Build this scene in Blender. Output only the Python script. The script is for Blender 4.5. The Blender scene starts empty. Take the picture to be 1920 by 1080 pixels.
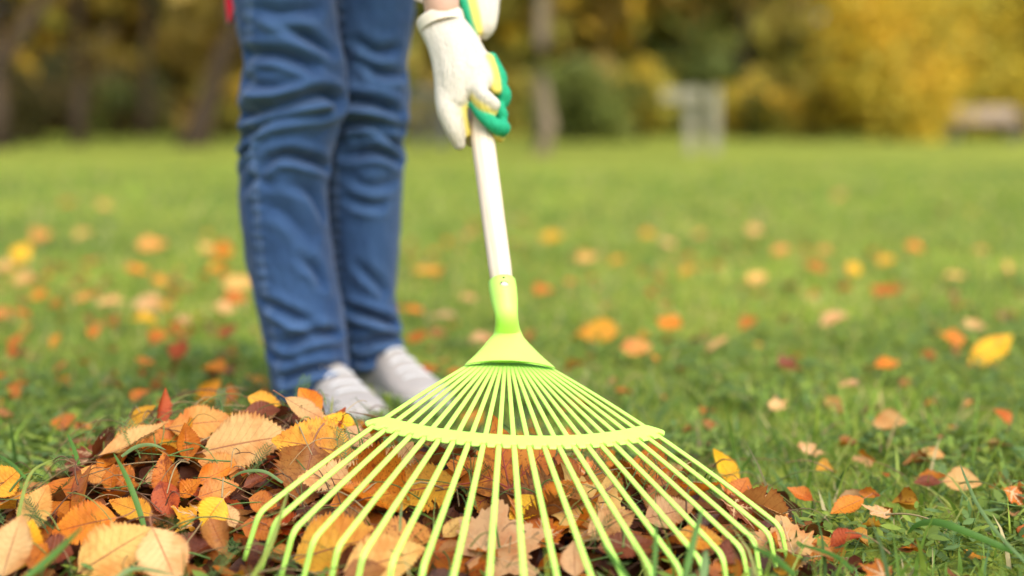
import bpy, math, random
import numpy as np
from mathutils import Vector, Matrix

SC = bpy.context.scene
COL = SC.collection
rng = np.random.default_rng(11)
random.seed(11)

# ------------------------------------------------------------------ camera
CAM_H = 0.475
FPX = 2800.0                      # focal length in pixels of a 1920 px wide frame
PITCH = math.atan(330 / FPX)
cam_data = bpy.data.cameras.new("camera")
cam = bpy.data.objects.new("camera", cam_data)
COL.objects.link(cam)
cam.location = (0, 0, CAM_H)
cam.rotation_euler = (math.pi / 2 - PITCH, 0, 0)
cam_data.sensor_width = 36.0
cam_data.lens = FPX / 1920 * 36
cam_data.clip_start = 0.05
cam_data.clip_end = 1000
cam_data.dof.use_dof = True
cam_data.dof.focus_distance = 1.62
cam_data.dof.aperture_fstop = 1.8
SC.camera = cam

# ------------------------------------------------------------------ sky, sun, exposure
SUN_EL, SUN_AZ = math.radians(50), math.radians(148)      # azimuth from +Y towards +X
world = bpy.data.worlds.new("World")
SC.world = world
world.use_nodes = True
wn = world.node_tree
sky = wn.nodes.new("ShaderNodeTexSky")
sky.sky_type = 'NISHITA'
sky.sun_disc = False
sky.sun_elevation = SUN_EL
sky.sun_rotation = SUN_AZ
sky.air_density = 1.0
sky.dust_density = 2.5
sky.ozone_density = 1.0
bg = wn.nodes["Background"]
bg.inputs[1].default_value = 0.15
wn.links.new(sky.outputs[0], bg.inputs[0])
sun_data = bpy.data.lights.new("sun", 'SUN')
sun_data.energy = 1.5
sun_data.angle = math.radians(60)
sun_data.color = (1.0, 0.975, 0.935)
sun = bpy.data.objects.new("sun", sun_data)
COL.objects.link(sun)
sd = Vector((math.sin(SUN_AZ) * math.cos(SUN_EL), math.cos(SUN_AZ) * math.cos(SUN_EL), math.sin(SUN_EL)))
sun.rotation_euler = sd.to_track_quat('Z', 'Y').to_euler()
SC.view_settings.view_transform = 'Standard'
SC.view_settings.look = 'None'
SC.view_settings.exposure = 1.12
SC.view_settings.gamma = 1.0
SC.render.engine = 'CYCLES'
SC.cycles.use_denoising = True
SC.cycles.max_bounces = 6
SC.cycles.transparent_max_bounces = 4
SC.cycles.caustics_reflective = False
SC.cycles.caustics_refractive = False

# ------------------------------------------------------------------ helpers
FW = np.array([0, math.cos(PITCH), -math.sin(PITCH)])
UP = np.array([0, math.sin(PITCH), math.cos(PITCH)])
CC = np.array([0, 0, CAM_H])

def ray(px, py):
    return FW + np.array([1, 0, 0]) * ((px - 960) / FPX) + UP * ((540 - py) / FPX)

def at(px, py, s):
    """point s metres deep seen at that place of the photograph"""
    return CC + ray(px, py) * s

def tag(o, label=None, cat=None, group=None, kind=None):
    if label: o["label"] = label
    if cat: o["category"] = cat
    if group: o["group"] = group
    if kind: o["kind"] = kind
    return o

def link(name, me, mat=None, parent=None, smooth=True):
    o = bpy.data.objects.new(name, me)
    COL.objects.link(o)
    if mat is not None and not me.materials:
        me.materials.append(mat)
    if smooth and len(me.polygons):
        me.polygons.foreach_set("use_smooth", np.ones(len(me.polygons), bool))
    if parent is not None:
        o.parent = parent
    return o

def empty(name, loc):
    o = bpy.data.objects.new(name, None)
    COL.objects.link(o)
    o.location = loc
    o.empty_display_size = 0.05
    return o

def mesh(name, V, Fc, uv=None, col=None):
    me = bpy.data.meshes.new(name)
    V = np.asarray(V, float)
    if isinstance(Fc, np.ndarray):
        n, k = Fc.shape
        me.vertices.add(len(V)); me.vertices.foreach_set("co", V.ravel())
        me.loops.add(n * k); me.loops.foreach_set("vertex_index", Fc.ravel().astype(np.int32))
        me.polygons.add(n)
        me.polygons.foreach_set("loop_start", np.arange(0, n * k, k, dtype=np.int32))
        me.update(calc_edges=True)
    else:
        me.from_pydata(V.tolist(), [], Fc)
    if uv is not None:
        lay = me.uv_layers.new(name="UVMap")
        vi = np.empty(len(me.loops), np.int32); me.loops.foreach_get("vertex_index", vi)
        lay.data.foreach_set("uv", np.asarray(uv, float)[vi].ravel())
    if col is not None:
        a = me.color_attributes.new("Col", 'FLOAT_COLOR', 'POINT')
        c = np.asarray(col, float)
        if c.shape[1] == 3: c = np.hstack([c, np.ones((len(c), 1))])
        a.data.foreach_set("color", c.ravel())
    me.validate()
    return me

def grid_faces(nu, nv, wrap=False):
    """nu rows by nv columns of points -> quads"""
    c = nv if wrap else nv - 1
    i, j = np.meshgrid(np.arange(nu - 1), np.arange(c), indexing='ij')
    j2 = (j + 1) % nv
    return np.stack([i * nv + j, i * nv + j2, (i + 1) * nv + j2, (i + 1) * nv + j], -1).reshape(-1, 4)

def frames(P, ref=(0, 0, 1)):
    P = np.asarray(P, float)
    T = np.gradient(P, axis=0); T /= np.linalg.norm(T, axis=1)[:, None] + 1e-12
    ref = np.asarray(ref, float)
    A = np.cross(T, ref); n = np.linalg.norm(A, axis=1)
    bad = n < 1e-4
    if bad.any(): A[bad] = np.cross(T[bad], (1, 0.1, 0))
    A /= np.linalg.norm(A, axis=1)[:, None]
    return T, A, np.cross(A, T)

def tube(P, R, n=10, caps=True, R2=None, ref=(0, 0, 1), power=1.0):
    P = np.asarray(P, float); R = np.broadcast_to(np.asarray(R, float), (len(P),))
    R2 = R if R2 is None else np.broadcast_to(np.asarray(R2, float), (len(P),))
    T, A, B = frames(P, ref)
    t = np.arange(n) * 2 * math.pi / n
    ct, st = np.cos(t), np.sin(t)
    ct = np.sign(ct) * np.abs(ct) ** power; st = np.sign(st) * np.abs(st) ** power
    V = (P[:, None] + A[:, None] * (R[:, None] * ct)[:, :, None] + B[:, None] * (R2[:, None] * st)[:, :, None]).reshape(-1, 3)
    Fc = grid_faces(len(P), n, True)[:, ::-1].tolist()
    if caps:
        Fc.append(list(range(n))); Fc.append([(len(P) - 1) * n + k for k in range(n)][::-1])
    return V, Fc

def join(parts):
    V, Fc, o = [], [], 0
    for v, f in parts:
        V.append(np.asarray(v)); Fc += [[i + o for i in q] for q in (f.tolist() if isinstance(f, np.ndarray) else f)]
        o += len(v)
    return np.vstack(V), Fc

def box(c, s, bev=0.0):
    x, y, z = np.asarray(s) / 2
    V = np.array([[a, b, d] for a in (-x, x) for b in (-y, y) for d in (-z, z)]) + np.asarray(c)
    return V, [[0, 1, 3, 2], [4, 6, 7, 5], [0, 4, 5, 1], [2, 3, 7, 6], [0, 2, 6, 4], [1, 5, 7, 3]]

def spline(P, n):
    """Catmull-Rom through the points"""
    P = np.asarray(P, float)
    Q = np.vstack([2 * P[0] - P[1], P, 2 * P[-1] - P[-2]])
    out = []
    for u in np.linspace(0, len(P) - 1 - 1e-9, n):
        i = int(u); t = u - i
        a, b, c, d = Q[i:i + 4]
        out.append(0.5 * (2 * b + (c - a) * t + (2 * a - 5 * b + 4 * c - d) * t * t + (3 * b - a - 3 * c + d) * t ** 3))
    return np.array(out)

def vnoise(x, y, seed=0):
    """smooth value noise in [-1,1]"""
    xi, yi = np.floor(x).astype(np.int64), np.floor(y).astype(np.int64)
    fx, fy = x - xi, y - yi
    fx, fy = fx * fx * (3 - 2 * fx), fy * fy * (3 - 2 * fy)
    def h(a, b):
        n = (a * 374761393 + b * 668265263 + seed * 974711) & 0x7fffffff
        n = ((n ^ (n >> 13)) * 1274126177) & 0x7fffffff
        return ((n ^ (n >> 16)) & 0xffff) / 32767.5 - 1
    return (h(xi, yi) * (1 - fx) + h(xi + 1, yi) * fx) * (1 - fy) + (h(xi, yi + 1) * (1 - fx) + h(xi + 1, yi + 1) * fx) * fy

# ------------------------------------------------------------------ materials
class NT:
    def __init__(s, name):
        s.m = bpy.data.materials.new(name); s.m.use_nodes = True
        s.t = s.m.node_tree; s.b = s.t.nodes["Principled BSDF"]; s.out = s.t.nodes["Material Output"]
    def n(s, typ, **kw):
        d = s.t.nodes.new(typ)
        for k, v in kw.items():
            if k.startswith("i_"):
                d.inputs[k[2:].replace("_", " ")].default_value = v
            else: setattr(d, k, v)
        return d
    def l(s, a, b): s.t.links.new(a, b)
    def math(s, op, a, b=None, c=None, clamp=False):
        d = s.t.nodes.new("ShaderNodeMath"); d.operation = op; d.use_clamp = clamp
        for i, v in enumerate((a, b, c)):
            if v is None: continue
            if isinstance(v, (int, float)): d.inputs[i].default_value = v
            else: s.l(v, d.inputs[i])
        return d.outputs[0]
    def mix(s, f, a, b, blend='MIX'):
        d = s.t.nodes.new("ShaderNodeMix"); d.data_type = 'RGBA'; d.blend_type = blend
        for sock, v in ((d.inputs[0], f), (d.inputs[6], a), (d.inputs[7], b)):
            if isinstance(v, (int, float)): sock.default_value = v
            elif isinstance(v, tuple): sock.default_value = v if len(v) == 4 else (*v, 1)
            else: s.l(v, sock)
        return d.outputs[2]
    def ramp(s, f, pts):
        d = s.t.nodes.new("ShaderNodeMapRange"); d.interpolation_type = 'SMOOTHSTEP'
        d.inputs[1].default_value, d.inputs[2].default_value = pts
        s.l(f, d.inputs[0]); return d.outputs[0]
    def noise(s, vec, scale, detail=3, rough=0.55):
        d = s.t.nodes.new("ShaderNodeTexNoise"); d.inputs["Scale"].default_value = scale
        d.inputs["Detail"].default_value = detail; d.inputs["Roughness"].default_value = rough
        if vec is not None: s.l(vec, d.inputs["Vector"])
        return d.outputs[0]
    def bump(s, h, strength, dist):
        d = s.t.nodes.new("ShaderNodeBump"); d.inputs["Strength"].default_value = strength
        d.inputs["Distance"].default_value = dist
        s.l(h, d.inputs["Height"]); s.l(d.outputs[0], s.b.inputs["Normal"]); return d.outputs[0]
    def translucent(s, colour, fac, normal=None):
        tr = s.t.nodes.new("ShaderNodeBsdfTranslucent"); mx = s.t.nodes.new("ShaderNodeMixShader")
        mx.inputs[0].default_value = fac
        s.l(colour, tr.inputs[0])
        if normal is not None: s.l(normal, tr.inputs["Normal"])
        s.l(s.b.outputs[0], mx.inputs[1]); s.l(tr.outputs[0], mx.inputs[2]); s.l(mx.outputs[0], s.out.inputs[0])

def simple(name, col, rough=0.6, nscale=30, var=0.25, spec=0.4, bump=0.0, bdist=0.002, coord="Object", dark=None):
    t = NT(name)
    tc = t.n("ShaderNodeTexCoord")
    no = t.noise(tc.outputs[coord], nscale, 4)
    d = dark or tuple(c * (1 - var) for c in col)
    li = tuple(min(1, c * (1 + var * 0.5)) for c in col)
    t.l(t.mix(no, d, li), t.b.inputs["Base Color"])
    t.b.inputs["Roughness"].default_value = rough
    t.b.inputs["Specular IOR Level"].default_value = spec
    if bump: t.bump(no, bump, bdist)
    return t.m

def leaf_material(name, from_attr=False, veins=True):
    t = NT(name)
    uv = t.n("ShaderNodeUVMap").outputs[0]
    tc = t.n("ShaderNodeTexCoord")
    oi = t.n("ShaderNodeObjectInfo")
    if from_attr:
        at_ = t.n("ShaderNodeAttribute", attribute_name="Col"); base, spot, rnd = at_.outputs["Color"], at_.outputs["Alpha"], 0.3
    else:
        base, spot, rnd = oi.outputs["Color"], oi.outputs["Alpha"], oi.outputs["Random"]
    add = t.n("ShaderNodeVectorMath", operation='ADD'); t.l(tc.outputs["Object"], add.inputs[0])
    if not from_attr:
        cmb = t.n("ShaderNodeCombineXYZ")
        for k in range(3): t.l(t.math('MULTIPLY', rnd, 17.0 * (k + 1)), cmb.inputs[k])
        t.l(cmb.outputs[0], add.inputs[1])
    vec = add.outputs[0]
    # broad mottling of the drying blade
    n1 = t.noise(vec, 30, 4)
    c = t.mix(t.ramp(n1, (0.40, 0.72)), base, t.mix(0.75, base, t.mix(1.0, base, (0.82, 0.46, 0.24), 'MULTIPLY')))
    # small dark specks and larger stains, stronger with the leaf's own wear
    n2 = t.noise(vec, 260, 3)
    n3 = t.noise(vec, 75, 4, 0.65)
    sp = t.math('MULTIPLY', t.ramp(n2, (0.56, 0.68)), t.math('MULTIPLY', spot, 0.85))
    st = t.math('MULTIPLY', t.ramp(n3, (0.52, 0.66)), t.math('MULTIPLY', spot, 0.9))
    c = t.mix(t.math('MAXIMUM', sp, st, clamp=True), c, t.mix(1.0, base, (0.30, 0.13, 0.09), 'MULTIPLY'))
    hgt = t.math('MULTIPLY', n1, 0.35)
    if veins:
        sep = t.n("ShaderNodeSeparateXYZ"); t.l(uv, sep.inputs[0])
        u = t.math('ABSOLUTE', t.math('MULTIPLY_ADD', sep.outputs[0], 2.0, -1.0))
        v = sep.outputs[1]
        wob = t.math('MULTIPLY', t.math('SUBTRACT', t.noise(vec, 25, 2), 0.5), 0.05)
        ph = t.math('ADD', t.math('MULTIPLY', t.math('SUBTRACT', v, t.math('ADD', t.math('MULTIPLY', u, 0.23), t.math('MULTIPLY', t.math('MULTIPLY', u, u), -0.04))), 10.0), t.math('MULTIPLY', wob, 8.0))
        d = t.math('ABSOLUTE', t.math('SUBTRACT', t.math('FRACT', ph), 0.5))
        side = t.math('SUBTRACT', 1.0, t.ramp(d, (0.008, 0.055)))
        side = t.math('MULTIPLY', side, t.math('SUBTRACT', 1.0, t.math('MULTIPLY', u, 0.35)))
        mid = t.math('SUBTRACT', 1.0, t.ramp(u, (0.012, 0.05)))
        vm = t.math('MAXIMUM', t.math('MULTIPLY', side, 0.60), mid)
        vcol = t.mix(1.0, base, (0.50, 0.24, 0.15), 'MULTIPLY')
        c = t.mix(t.math('MULTIPLY', vm, 0.85), c, vcol)
        # fine net between the side veins
        net = t.n("ShaderNodeTexVoronoi", feature='DISTANCE_TO_EDGE'); net.inputs["Scale"].default_value = 330
        t.l(vec, net.inputs["Vector"])
        nm = t.math('SUBTRACT', 1.0, t.ramp(net.outputs["Distance"], (0.0, 0.12)))
        c = t.mix(t.math('MULTIPLY', nm, 0.10), c, vcol)
        # browned margin, patchy
        em = t.math('MULTIPLY', t.ramp(t.math('ADD', u, t.math('MULTIPLY', n3, 0.5)), (1.08, 1.34)), 0.75)
        c = t.mix(em, c, t.mix(1.0, base, (0.55, 0.28, 0.13), 'MULTIPLY'))
        hgt = t.math('SUBTRACT', hgt, t.math('MULTIPLY', vm, 0.45))
    t.l(c, t.b.inputs["Base Color"])
    t.b.inputs["Roughness"].default_value = 0.5
    t.b.inputs["Specular IOR Level"].default_value = 0.28
    nb = t.bump(hgt, 0.55, 0.0012)
    t.translucent(c, 0.24, nb)
    return t.m

def vcol_material(name, rough=0.6, trans=0.25, spec=0.3, nscale=60, var=0.35):
    t = NT(name)
    a = t.n("ShaderNodeAttribute", attribute_name="Col")
    tc = t.n("ShaderNodeTexCoord")
    no = t.noise(tc.outputs["Object"], nscale, 3)
    c = t.mix(t.ramp(no, (0.3, 0.75)), a.outputs["Color"], t.mix(var, a.outputs["Color"], t.mix(1.0, a.outputs["Color"], (0.55, 0.5, 0.4), 'MULTIPLY')))
    t.l(c, t.b.inputs["Base Color"])
    t.b.inputs["Roughness"].default_value = rough
    t.b.inputs["Specular IOR Level"].default_value = spec
    if trans: t.translucent(c, trans)
    return t.m

M = {}
M['leaf'] = leaf_material("leaf_blade")
M['leaf_lobed'] = leaf_material("lobed_leaf_blade", veins=False)
M['litter'] = leaf_material("litter_leaf", from_attr=True)
M['stalk'] = simple("leaf_stalk", (0.30, 0.12, 0.05), 0.6, 200, 0.4)
M['stalk_pale'] = simple("pale_leaf_stalk", (0.55, 0.33, 0.15), 0.6, 200, 0.4)
M['vein_red'] = simple("red_vein", (0.42, 0.07, 0.03), 0.6, 200, 0.4)
M['grass'] = vcol_material("grass_blades", 0.5, 0.35, 0.3)
M['foliage'] = vcol_material("tree_foliage", 0.6, 0.3, 0.2, 3.0)
M['straw'] = vcol_material("dry_straw", 0.7, 0.15, 0.2)

def ground_material():
    t = NT("lawn_ground")
    tc = t.n("ShaderNodeTexCoord"); ob = tc.outputs["Object"]
    big, midn, fine = t.noise(ob, 0.22, 3), t.noise(ob, 1.6, 4), t.noise(ob, 45, 5, 0.7)
    c = t.mix(t.ramp(midn, (0.3, 0.7)), (0.20, 0.245, 0.028), (0.32, 0.355, 0.038))
    c = t.mix(t.math('MULTIPLY', t.ramp(big, (0.42, 0.7)), 0.6), c, (0.37, 0.365, 0.055))
    c = t.mix(t.math('MULTIPLY', t.ramp(fine, (0.45, 0.72)), 0.55), c, (0.09, 0.10, 0.022))
    pat = t.noise(ob, 5.5, 5, 0.65)
    c = t.mix(t.math('MULTIPLY', t.ramp(pat, (0.46, 0.66)), 0.5), c, (0.13, 0.165, 0.028))
    t.l(c, t.b.inputs["Base Color"]); t.b.inputs["Roughness"].default_value = 0.9
    t.b.inputs["Specular IOR Level"].default_value = 0.15
    t.bump(fine, 0.9, 0.02)
    return t.m
M['ground'] = ground_material()

def paint_material():
    t = NT("lime_lacquer")
    tc = t.n("ShaderNodeTexCoord"); no = t.noise(tc.outputs["Object"], 18, 3); fi = t.noise(tc.outputs["Object"], 420, 4, 0.7)
    c = t.mix(no, (0.455, 0.775, 0.10), (0.49, 0.80, 0.125))
    c = t.mix(t.math('MULTIPLY', t.ramp(fi, (0.66, 0.74)), 0.5), c, (0.34, 0.42, 0.06))
    so = t.noise(tc.outputs["Object"], 60, 5, 0.7); sep = t.n("ShaderNodeSeparateXYZ"); t.l(tc.outputs["Object"], sep.inputs[0])
    lowm = t.math('SUBTRACT', 1.0, t.ramp(sep.outputs[2], (-0.20, -0.11)))
    dirt = t.math('MULTIPLY', t.ramp(so, (0.50, 0.66)), t.math('MULTIPLY_ADD', lowm, 0.55, 0.06))
    c = t.mix(dirt, c, (0.16, 0.14, 0.04))
    t.l(c, t.b.inputs["Base Color"])
    t.l(t.math('MULTIPLY_ADD', fi, 0.3, 0.36), t.b.inputs["Roughness"])
    t.b.inputs["Specular IOR Level"].default_value = 0.5
    t.bump(fi, 0.08, 0.0006)
    return t.m
M['lime'] = paint_material()

def wood_material(name, a, b, axis_scale):
    t = NT(name)
    tc = t.n("ShaderNodeTexCoord"); mp = t.n("ShaderNodeMapping"); mp.inputs["Scale"].default_value = axis_scale
    t.l(tc.outputs["Object"], mp.inputs[0])
    no = t.noise(mp.outputs[0], 1.0, 5, 0.6)
    t.l(t.mix(t.ramp(no, (0.35, 0.7)), a, b), t.b.inputs["Base Color"])
    t.b.inputs["Roughness"].default_value = 0.5
    t.bump(no, 0.2, 0.001)
    return t.m
M['handle'] = wood_material("pale_handle_wood", (0.80, 0.65, 0.47), (0.66, 0.48, 0.31), (260, 260, 9))
M['bench_wood'] = wood_material("weathered_bench_wood", (0.42, 0.32, 0.22), (0.30, 0.22, 0.15), (3, 40, 40))
M['pale_wood'] = wood_material("pale_post_wood", (0.30, 0.27, 0.17), (0.21, 0.19, 0.12), (30, 30, 3))
M['metal'] = simple("grey_metal", (0.13, 0.12, 0.10), 0.5, 20, 0.3)
M['bark'] = simple("bark", (0.070, 0.048, 0.030), 0.9, 9, 0.5, 0.1, 0.8, 0.03)
M['bark_pale'] = simple("pale_bark", (0.25, 0.19, 0.115), 0.9, 9, 0.5, 0.1, 0.8, 0.03)
M['dark_hole'] = simple("dark_opening", (0.03, 0.035, 0.01), 0.8)

# ------------------------------------------------------------------ ground
def pile(x, y):
    """height of the raked heap above the soil"""
    g = lambda cx, cy, sx, sy, h: h * np.exp(-((x - cx) / sx) ** 2 / 2 - ((y - cy) / sy) ** 2 / 2)
    return (0.080 * np.exp(-((x + 0.345) / 0.185) ** 4 - ((y - 1.80) / 0.13) ** 2 / 2) + g(-0.55, 1.55, 0.11, 0.13, 0.022) + g(-0.12, 1.68, 0.11, 0.12, 0.050)
            + g(0.05, 1.58, 0.15, 0.14, 0.045) + g(0.22, 1.58, 0.09, 0.10, 0.018) + g(-0.35, 1.50, 0.20, 0.12, 0.020))

def soil(x, y):
    near = np.exp(-((y - 2) / 6) ** 2)
    return 0.012 * vnoise(x * 2.3 + 5, y * 2.3, 3) * near + 0.006 * vnoise(x * 7, y * 7, 4) * near

def axis(lo, hi, fine_lo, fine_hi, step, grow=1.22):
    a = list(np.arange(fine_lo, fine_hi + step / 2, step)); s = step; v = a[-1]
    while v < hi: s *= grow; v += s; a.append(v)
    s = step; v = a[0]; pre = []
    while v > lo: s *= grow; v -= s; pre.append(v)
    return np.array(pre[::-1] + a)
gx, gy = axis(-160, 160, -1.6, 1.6, 0.05), axis(-40, 220, 0.6, 5.0, 0.05)
GX, GY = np.meshgrid(gx, gy)
V = np.stack([GX, GY, soil(GX, GY)], -1).reshape(-1, 3)
ground = link("ground", mesh("ground", V, grid_faces(len(gy), len(gx))), M['ground'])
tag(ground, "mown green park lawn with scattered fallen leaves", "lawn", kind="structure")
PX = lambda px, s: (px - 960) / FPX * s

# ------------------------------------------------------------------ woodland behind the lawn
def cards(C, size, colours, n_per, spread, seed, squash=1.0):
    """leaf-sized faces scattered round clump centres"""
    r = np.random.default_rng(seed)
    K = len(C)
    cen = np.repeat(C, n_per, 0); N = len(cen)
    d = r.normal(size=(N, 3)); d /= np.linalg.norm(d, axis=1)[:, None]
    sp = np.repeat(np.broadcast_to(spread, (K,)), n_per)
    P = cen + d * (sp * r.random(N) ** 0.5)[:, None] * np.array([1, 1, squash])
    a = r.normal(size=(N, 3)); a /= np.linalg.norm(a, axis=1)[:, None]
    b = np.cross(a, r.normal(size=(N, 3))); b /= np.linalg.norm(b, axis=1)[:, None]
    s = size * (0.6 + 0.8 * r.random(N))[:, None]
    V = np.stack([P - a * s, P + b * s * 0.45, P + a * s, P - b * s * 0.45], 1).reshape(-1, 3)
    ci = np.repeat(r.integers(0, len(colours), K), n_per)
    flip = r.random(N) < 0.3
    ci = np.where(flip, r.integers(0, len(colours), N), ci)
    c = np.asarray(colours)[ci] * 2.6 * (0.7 + 0.6 * r.random(N))[:, None]
    return V, np.arange(4 * N).reshape(-1, 4), np.repeat(c, 4, 0)

OLIVE = [(0.15, 0.125, 0.022), (0.11, 0.105, 0.02), (0.18, 0.12, 0.025), (0.13, 0.09, 0.02)]
YELLOW = [(0.30, 0.205, 0.016), (0.26, 0.185, 0.018), (0.31, 0.195, 0.014), (0.20, 0.165, 0.018)]
GREEN = [(0.070, 0.082, 0.016), (0.085, 0.092, 0.018), (0.055, 0.066, 0.016)]
GOLDEN = [(0.26, 0.19, 0.02), (0.20, 0.17, 0.022), (0.30, 0.19, 0.02), (0.16, 0.14, 0.02)]
RUST = [(0.19, 0.115, 0.022), (0.17, 0.12, 0.02), (0.15, 0.105, 0.022)]
DARK = [(0.035, 0.040, 0.014), (0.06, 0.05, 0.016), (0.06, 0.042, 0.014)]

def tree(name, label, px, s, trunk_r, height, lean, crown_z, crown_r, colours, seed, cat="tree", group=None, bark='bark', ncl=34, per=60, leaf=0.13, extra=None, bend=0.0):
    r = np.random.default_rng(seed)
    x, y = PX(px, s), s
    root = empty(name, (x, y, 0))
    tag(root, label, cat, group)
    n = 14; tt = np.linspace(0, 1, n)
    P = np.stack([lean[0] * tt ** (1 + bend) * height, lean[1] * tt * height, tt * height - 0.15], -1)
    P[:, :2] += r.normal(size=(n, 2)) * trunk_r * 0.25
    R = trunk_r * (1 - 0.75 * tt) * (1 + 0.9 * np.exp(-tt * height / 0.35))
    parts = [tube(P, R, 10)]
    top = P[-1]
    cc = np.array([top[0] * 0.85, top[1] * 0.85, crown_z])
    C = []
    for k in range(ncl):
        d = r.normal(size=3); d /= np.linalg.norm(d); C.append(cc + d * np.array(crown_r) * r.random() ** 0.4)
    C = np.array(C)
    for k in range(7):
        i = int(n * (0.35 + 0.08 * k)); a = P[min(i, n - 2)]; b = C[k]
        m = (a + b) / 2 + np.array([0, 0, 0.2])
        parts.append(tube(spline([a, m, b], 6), np.linspace(trunk_r * 0.45, trunk_r * 0.1, 6), 6))
    for (a, b, ra, rb) in (extra or []):
        a, b = np.array(a, float), np.array(b, float)
        parts.append(tube(spline([a, (a + b) / 2 + r.normal(size=3) * 0.06, b], 8), np.linspace(ra, rb, 8), 8))
    V, Fc = join(parts)
    link("trunk", mesh("trunk", V, Fc), M[bark], root)
    V, Fc, c = cards(C, leaf, colours, per, max(crown_r) * 0.33, seed + 1)
    link("crown", mesh("crown", V, Fc, col=c), M['foliage'], root, smooth=False)
    return root

def shrub(name, label, px, s, w, h, colours, seed, group=None, ncl=26, per=80, leaf=0.09, depth=0.8):
    r = np.random.default_rng(seed)
    root = empty(name, (PX(px, s), s, 0))
    tag(root, label, "shrub", group)
    C = np.stack([r.uniform(-1, 1, ncl) * w / 2 * 0.8, r.uniform(-1, 1, ncl) * depth, h * (0.10 + 0.78 * r.random(ncl) ** 0.9)], -1)
    C[:, 0] *= np.sqrt(np.clip(1.15 - (C[:, 2] / h) ** 2, 0.1, 1))
    V, Fc, c = cards(C, leaf, colours, per, min(w, h) * 0.24, seed + 1)
    V[:, 2] = np.abs(V[:, 2])
    link("foliage", mesh("foliage", V, Fc, col=c), M['foliage'], root, smooth=False)
    parts = [tube(spline([[0, 0, -0.05], C[k] * [0.4, 0.4, 0.5], C[k]], 6), np.linspace(0.035, 0.01, 6), 6) for k in range(8)]
    V, Fc = join(parts)
    link("stem", mesh("stem", V, Fc), M['bark'], root)
    return root

BG = "trees behind the lawn"
tree("old_tree", "dark forked trunk at the far left edge of the lawn", -6, 19.0, 0.17, 7.5, (-0.01, 0.02), 5.6, (2.6, 2.2, 1.6), OLIVE, 1, group=BG,
     extra=[((0.05, 0, 0.95), (1.15, 0.3, 2.6), 0.10, 0.06), ((0.0, 0, 0.5), (-0.6, 0.2, 2.3), 0.10, 0.06)])
tree("slender_tree", "slim brown trunk standing by the dark green shrub", 150, 21.0, 0.085, 6.5, (0.02, 0.02), 5.0, (2.2, 2, 1.6), GOLDEN, 2, group=BG)
tree("leaning_tree", "dark tree trunk leaning steeply just left of the jeans", 352, 20.5, 0.15, 6.0, (0.42, 0.02), 5.2, (2.4, 2, 1.5), RUST, 3, group=BG)
tree("young_tree", "pale brown young trunk right of the gloved hands", 1016, 16.6, 0.095, 6.0, (0.015, 0.0), 4.4, (2.0, 1.8, 1.7), OLIVE + RUST, 4, group=BG, bark='bark_pale')
tree("bare_tree", "thin grey trunk among the dark undergrowth left of the leaning tree", 275, 27.0, 0.08, 7.5, (0.05, 0.0), 5.6, (2.4, 2, 2.2), OLIVE, 5, group=BG)
tree("spindly_tree", "spindly tree behind the wooden posts with brown foliage", 1380, 31.0, 0.14, 8.0, (0.03, 0.0), 5.0, (3.0, 2, 2.8), RUST + OLIVE, 6, group=BG, per=90)
tree("golden_tree", "golden yellow tree overhanging the bench", 1900, 27.5, 0.15, 6.5, (0.0, 0.0), 3.6, (2.6, 2, 2.6), GOLDEN + YELLOW, 7, group=BG, per=110)
shrub("evergreen_shrub", "dark green shrub at the foot of the far left trunk", 75, 23.0, 1.7, 1.35, DARK, 20)
shrub("evergreen_shrub", "dark green shrub behind the pale young trunk", 1075, 24.0, 1.8, 1.30, GREEN, 21)
shrub("yellowing_shrub", "yellow green shrub left of the pale wooden posts", 1200, 25.0, 1.1, 1.30, GOLDEN + GREEN, 22)
shrub("low_shrub", "low olive green shrub right of the pale wooden posts", 1420, 26.0, 1.7, 1.0, GREEN + GOLDEN, 23)
shrub("amber_shrub", "small amber shrub beside the big yellow bush", 1510, 26.5, 0.8, 1.0, YELLOW + OLIVE, 24)
shrub("yellow_bush", "large bright yellow bush left of the bench", 1665, 24.5, 2.7, 2.7, YELLOW + GOLDEN, 25, ncl=34, per=110)
shrub("gold_bush", "tall golden bush between the yellow bush and the bench", 1790, 26.5, 2.4, 2.6, YELLOW + GOLDEN, 30, ncl=34, per=100)
shrub("olive_bush", "yellowish bush filling the corner behind the bench", 1890, 28.0, 2.6, 2.2, GOLDEN + YELLOW, 26, ncl=36)
shrub("dim_shrub", "dim brownish green shrub between the slim and leaning trunks", 235, 28.0, 2.4, 1.2, GREEN + DARK, 27)
shrub("pale_shrub", "pale olive shrub directly left of the jeans", 430, 26.0, 1.5, 0.95, OLIVE + GOLDEN, 28)
shrub("undergrowth_shrub", "dark undergrowth between the jeans and the gloves", 800, 27.0, 1.6, 1.1, OLIVE + GREEN, 29)

# the wood farther back reads as one mass
r = np.random.default_rng(77)
Cw = np.stack([r.uniform(-26, 26, 1300), r.uniform(31, 44, 1300), 11 * r.random(1300) ** 1.5], -1)
def wood_cols(c):
    u = c[0] / c[1]
    return u
parts = []
for lo, hi, cs in ((-2, -0.28, RUST + DARK + GOLDEN), (-0.28, -0.12, OLIVE + RUST + DARK), (-0.12, 0.06, OLIVE + OLIVE + GREEN + GOLDEN + GOLDEN), (0.06, 0.20, OLIVE + GREEN + GOLDEN), (0.20, 2, GOLDEN + OLIVE + YELLOW)):
    m = (Cw[:, 0] / Cw[:, 1] >= lo) & (Cw[:, 0] / Cw[:, 1] < hi)
    parts.append(cards(Cw[m], 0.42, cs, 70, 1.25, int(lo * 100) + 500))
off, Vs, Fs, Cs = 0, [], [], []
for v, f, c in parts:
    Vs.append(v); Fs.append(f + off); Cs.append(c); off += len(v)
V = np.vstack(Vs); V[:, 2] = np.abs(V[:, 2])
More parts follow.
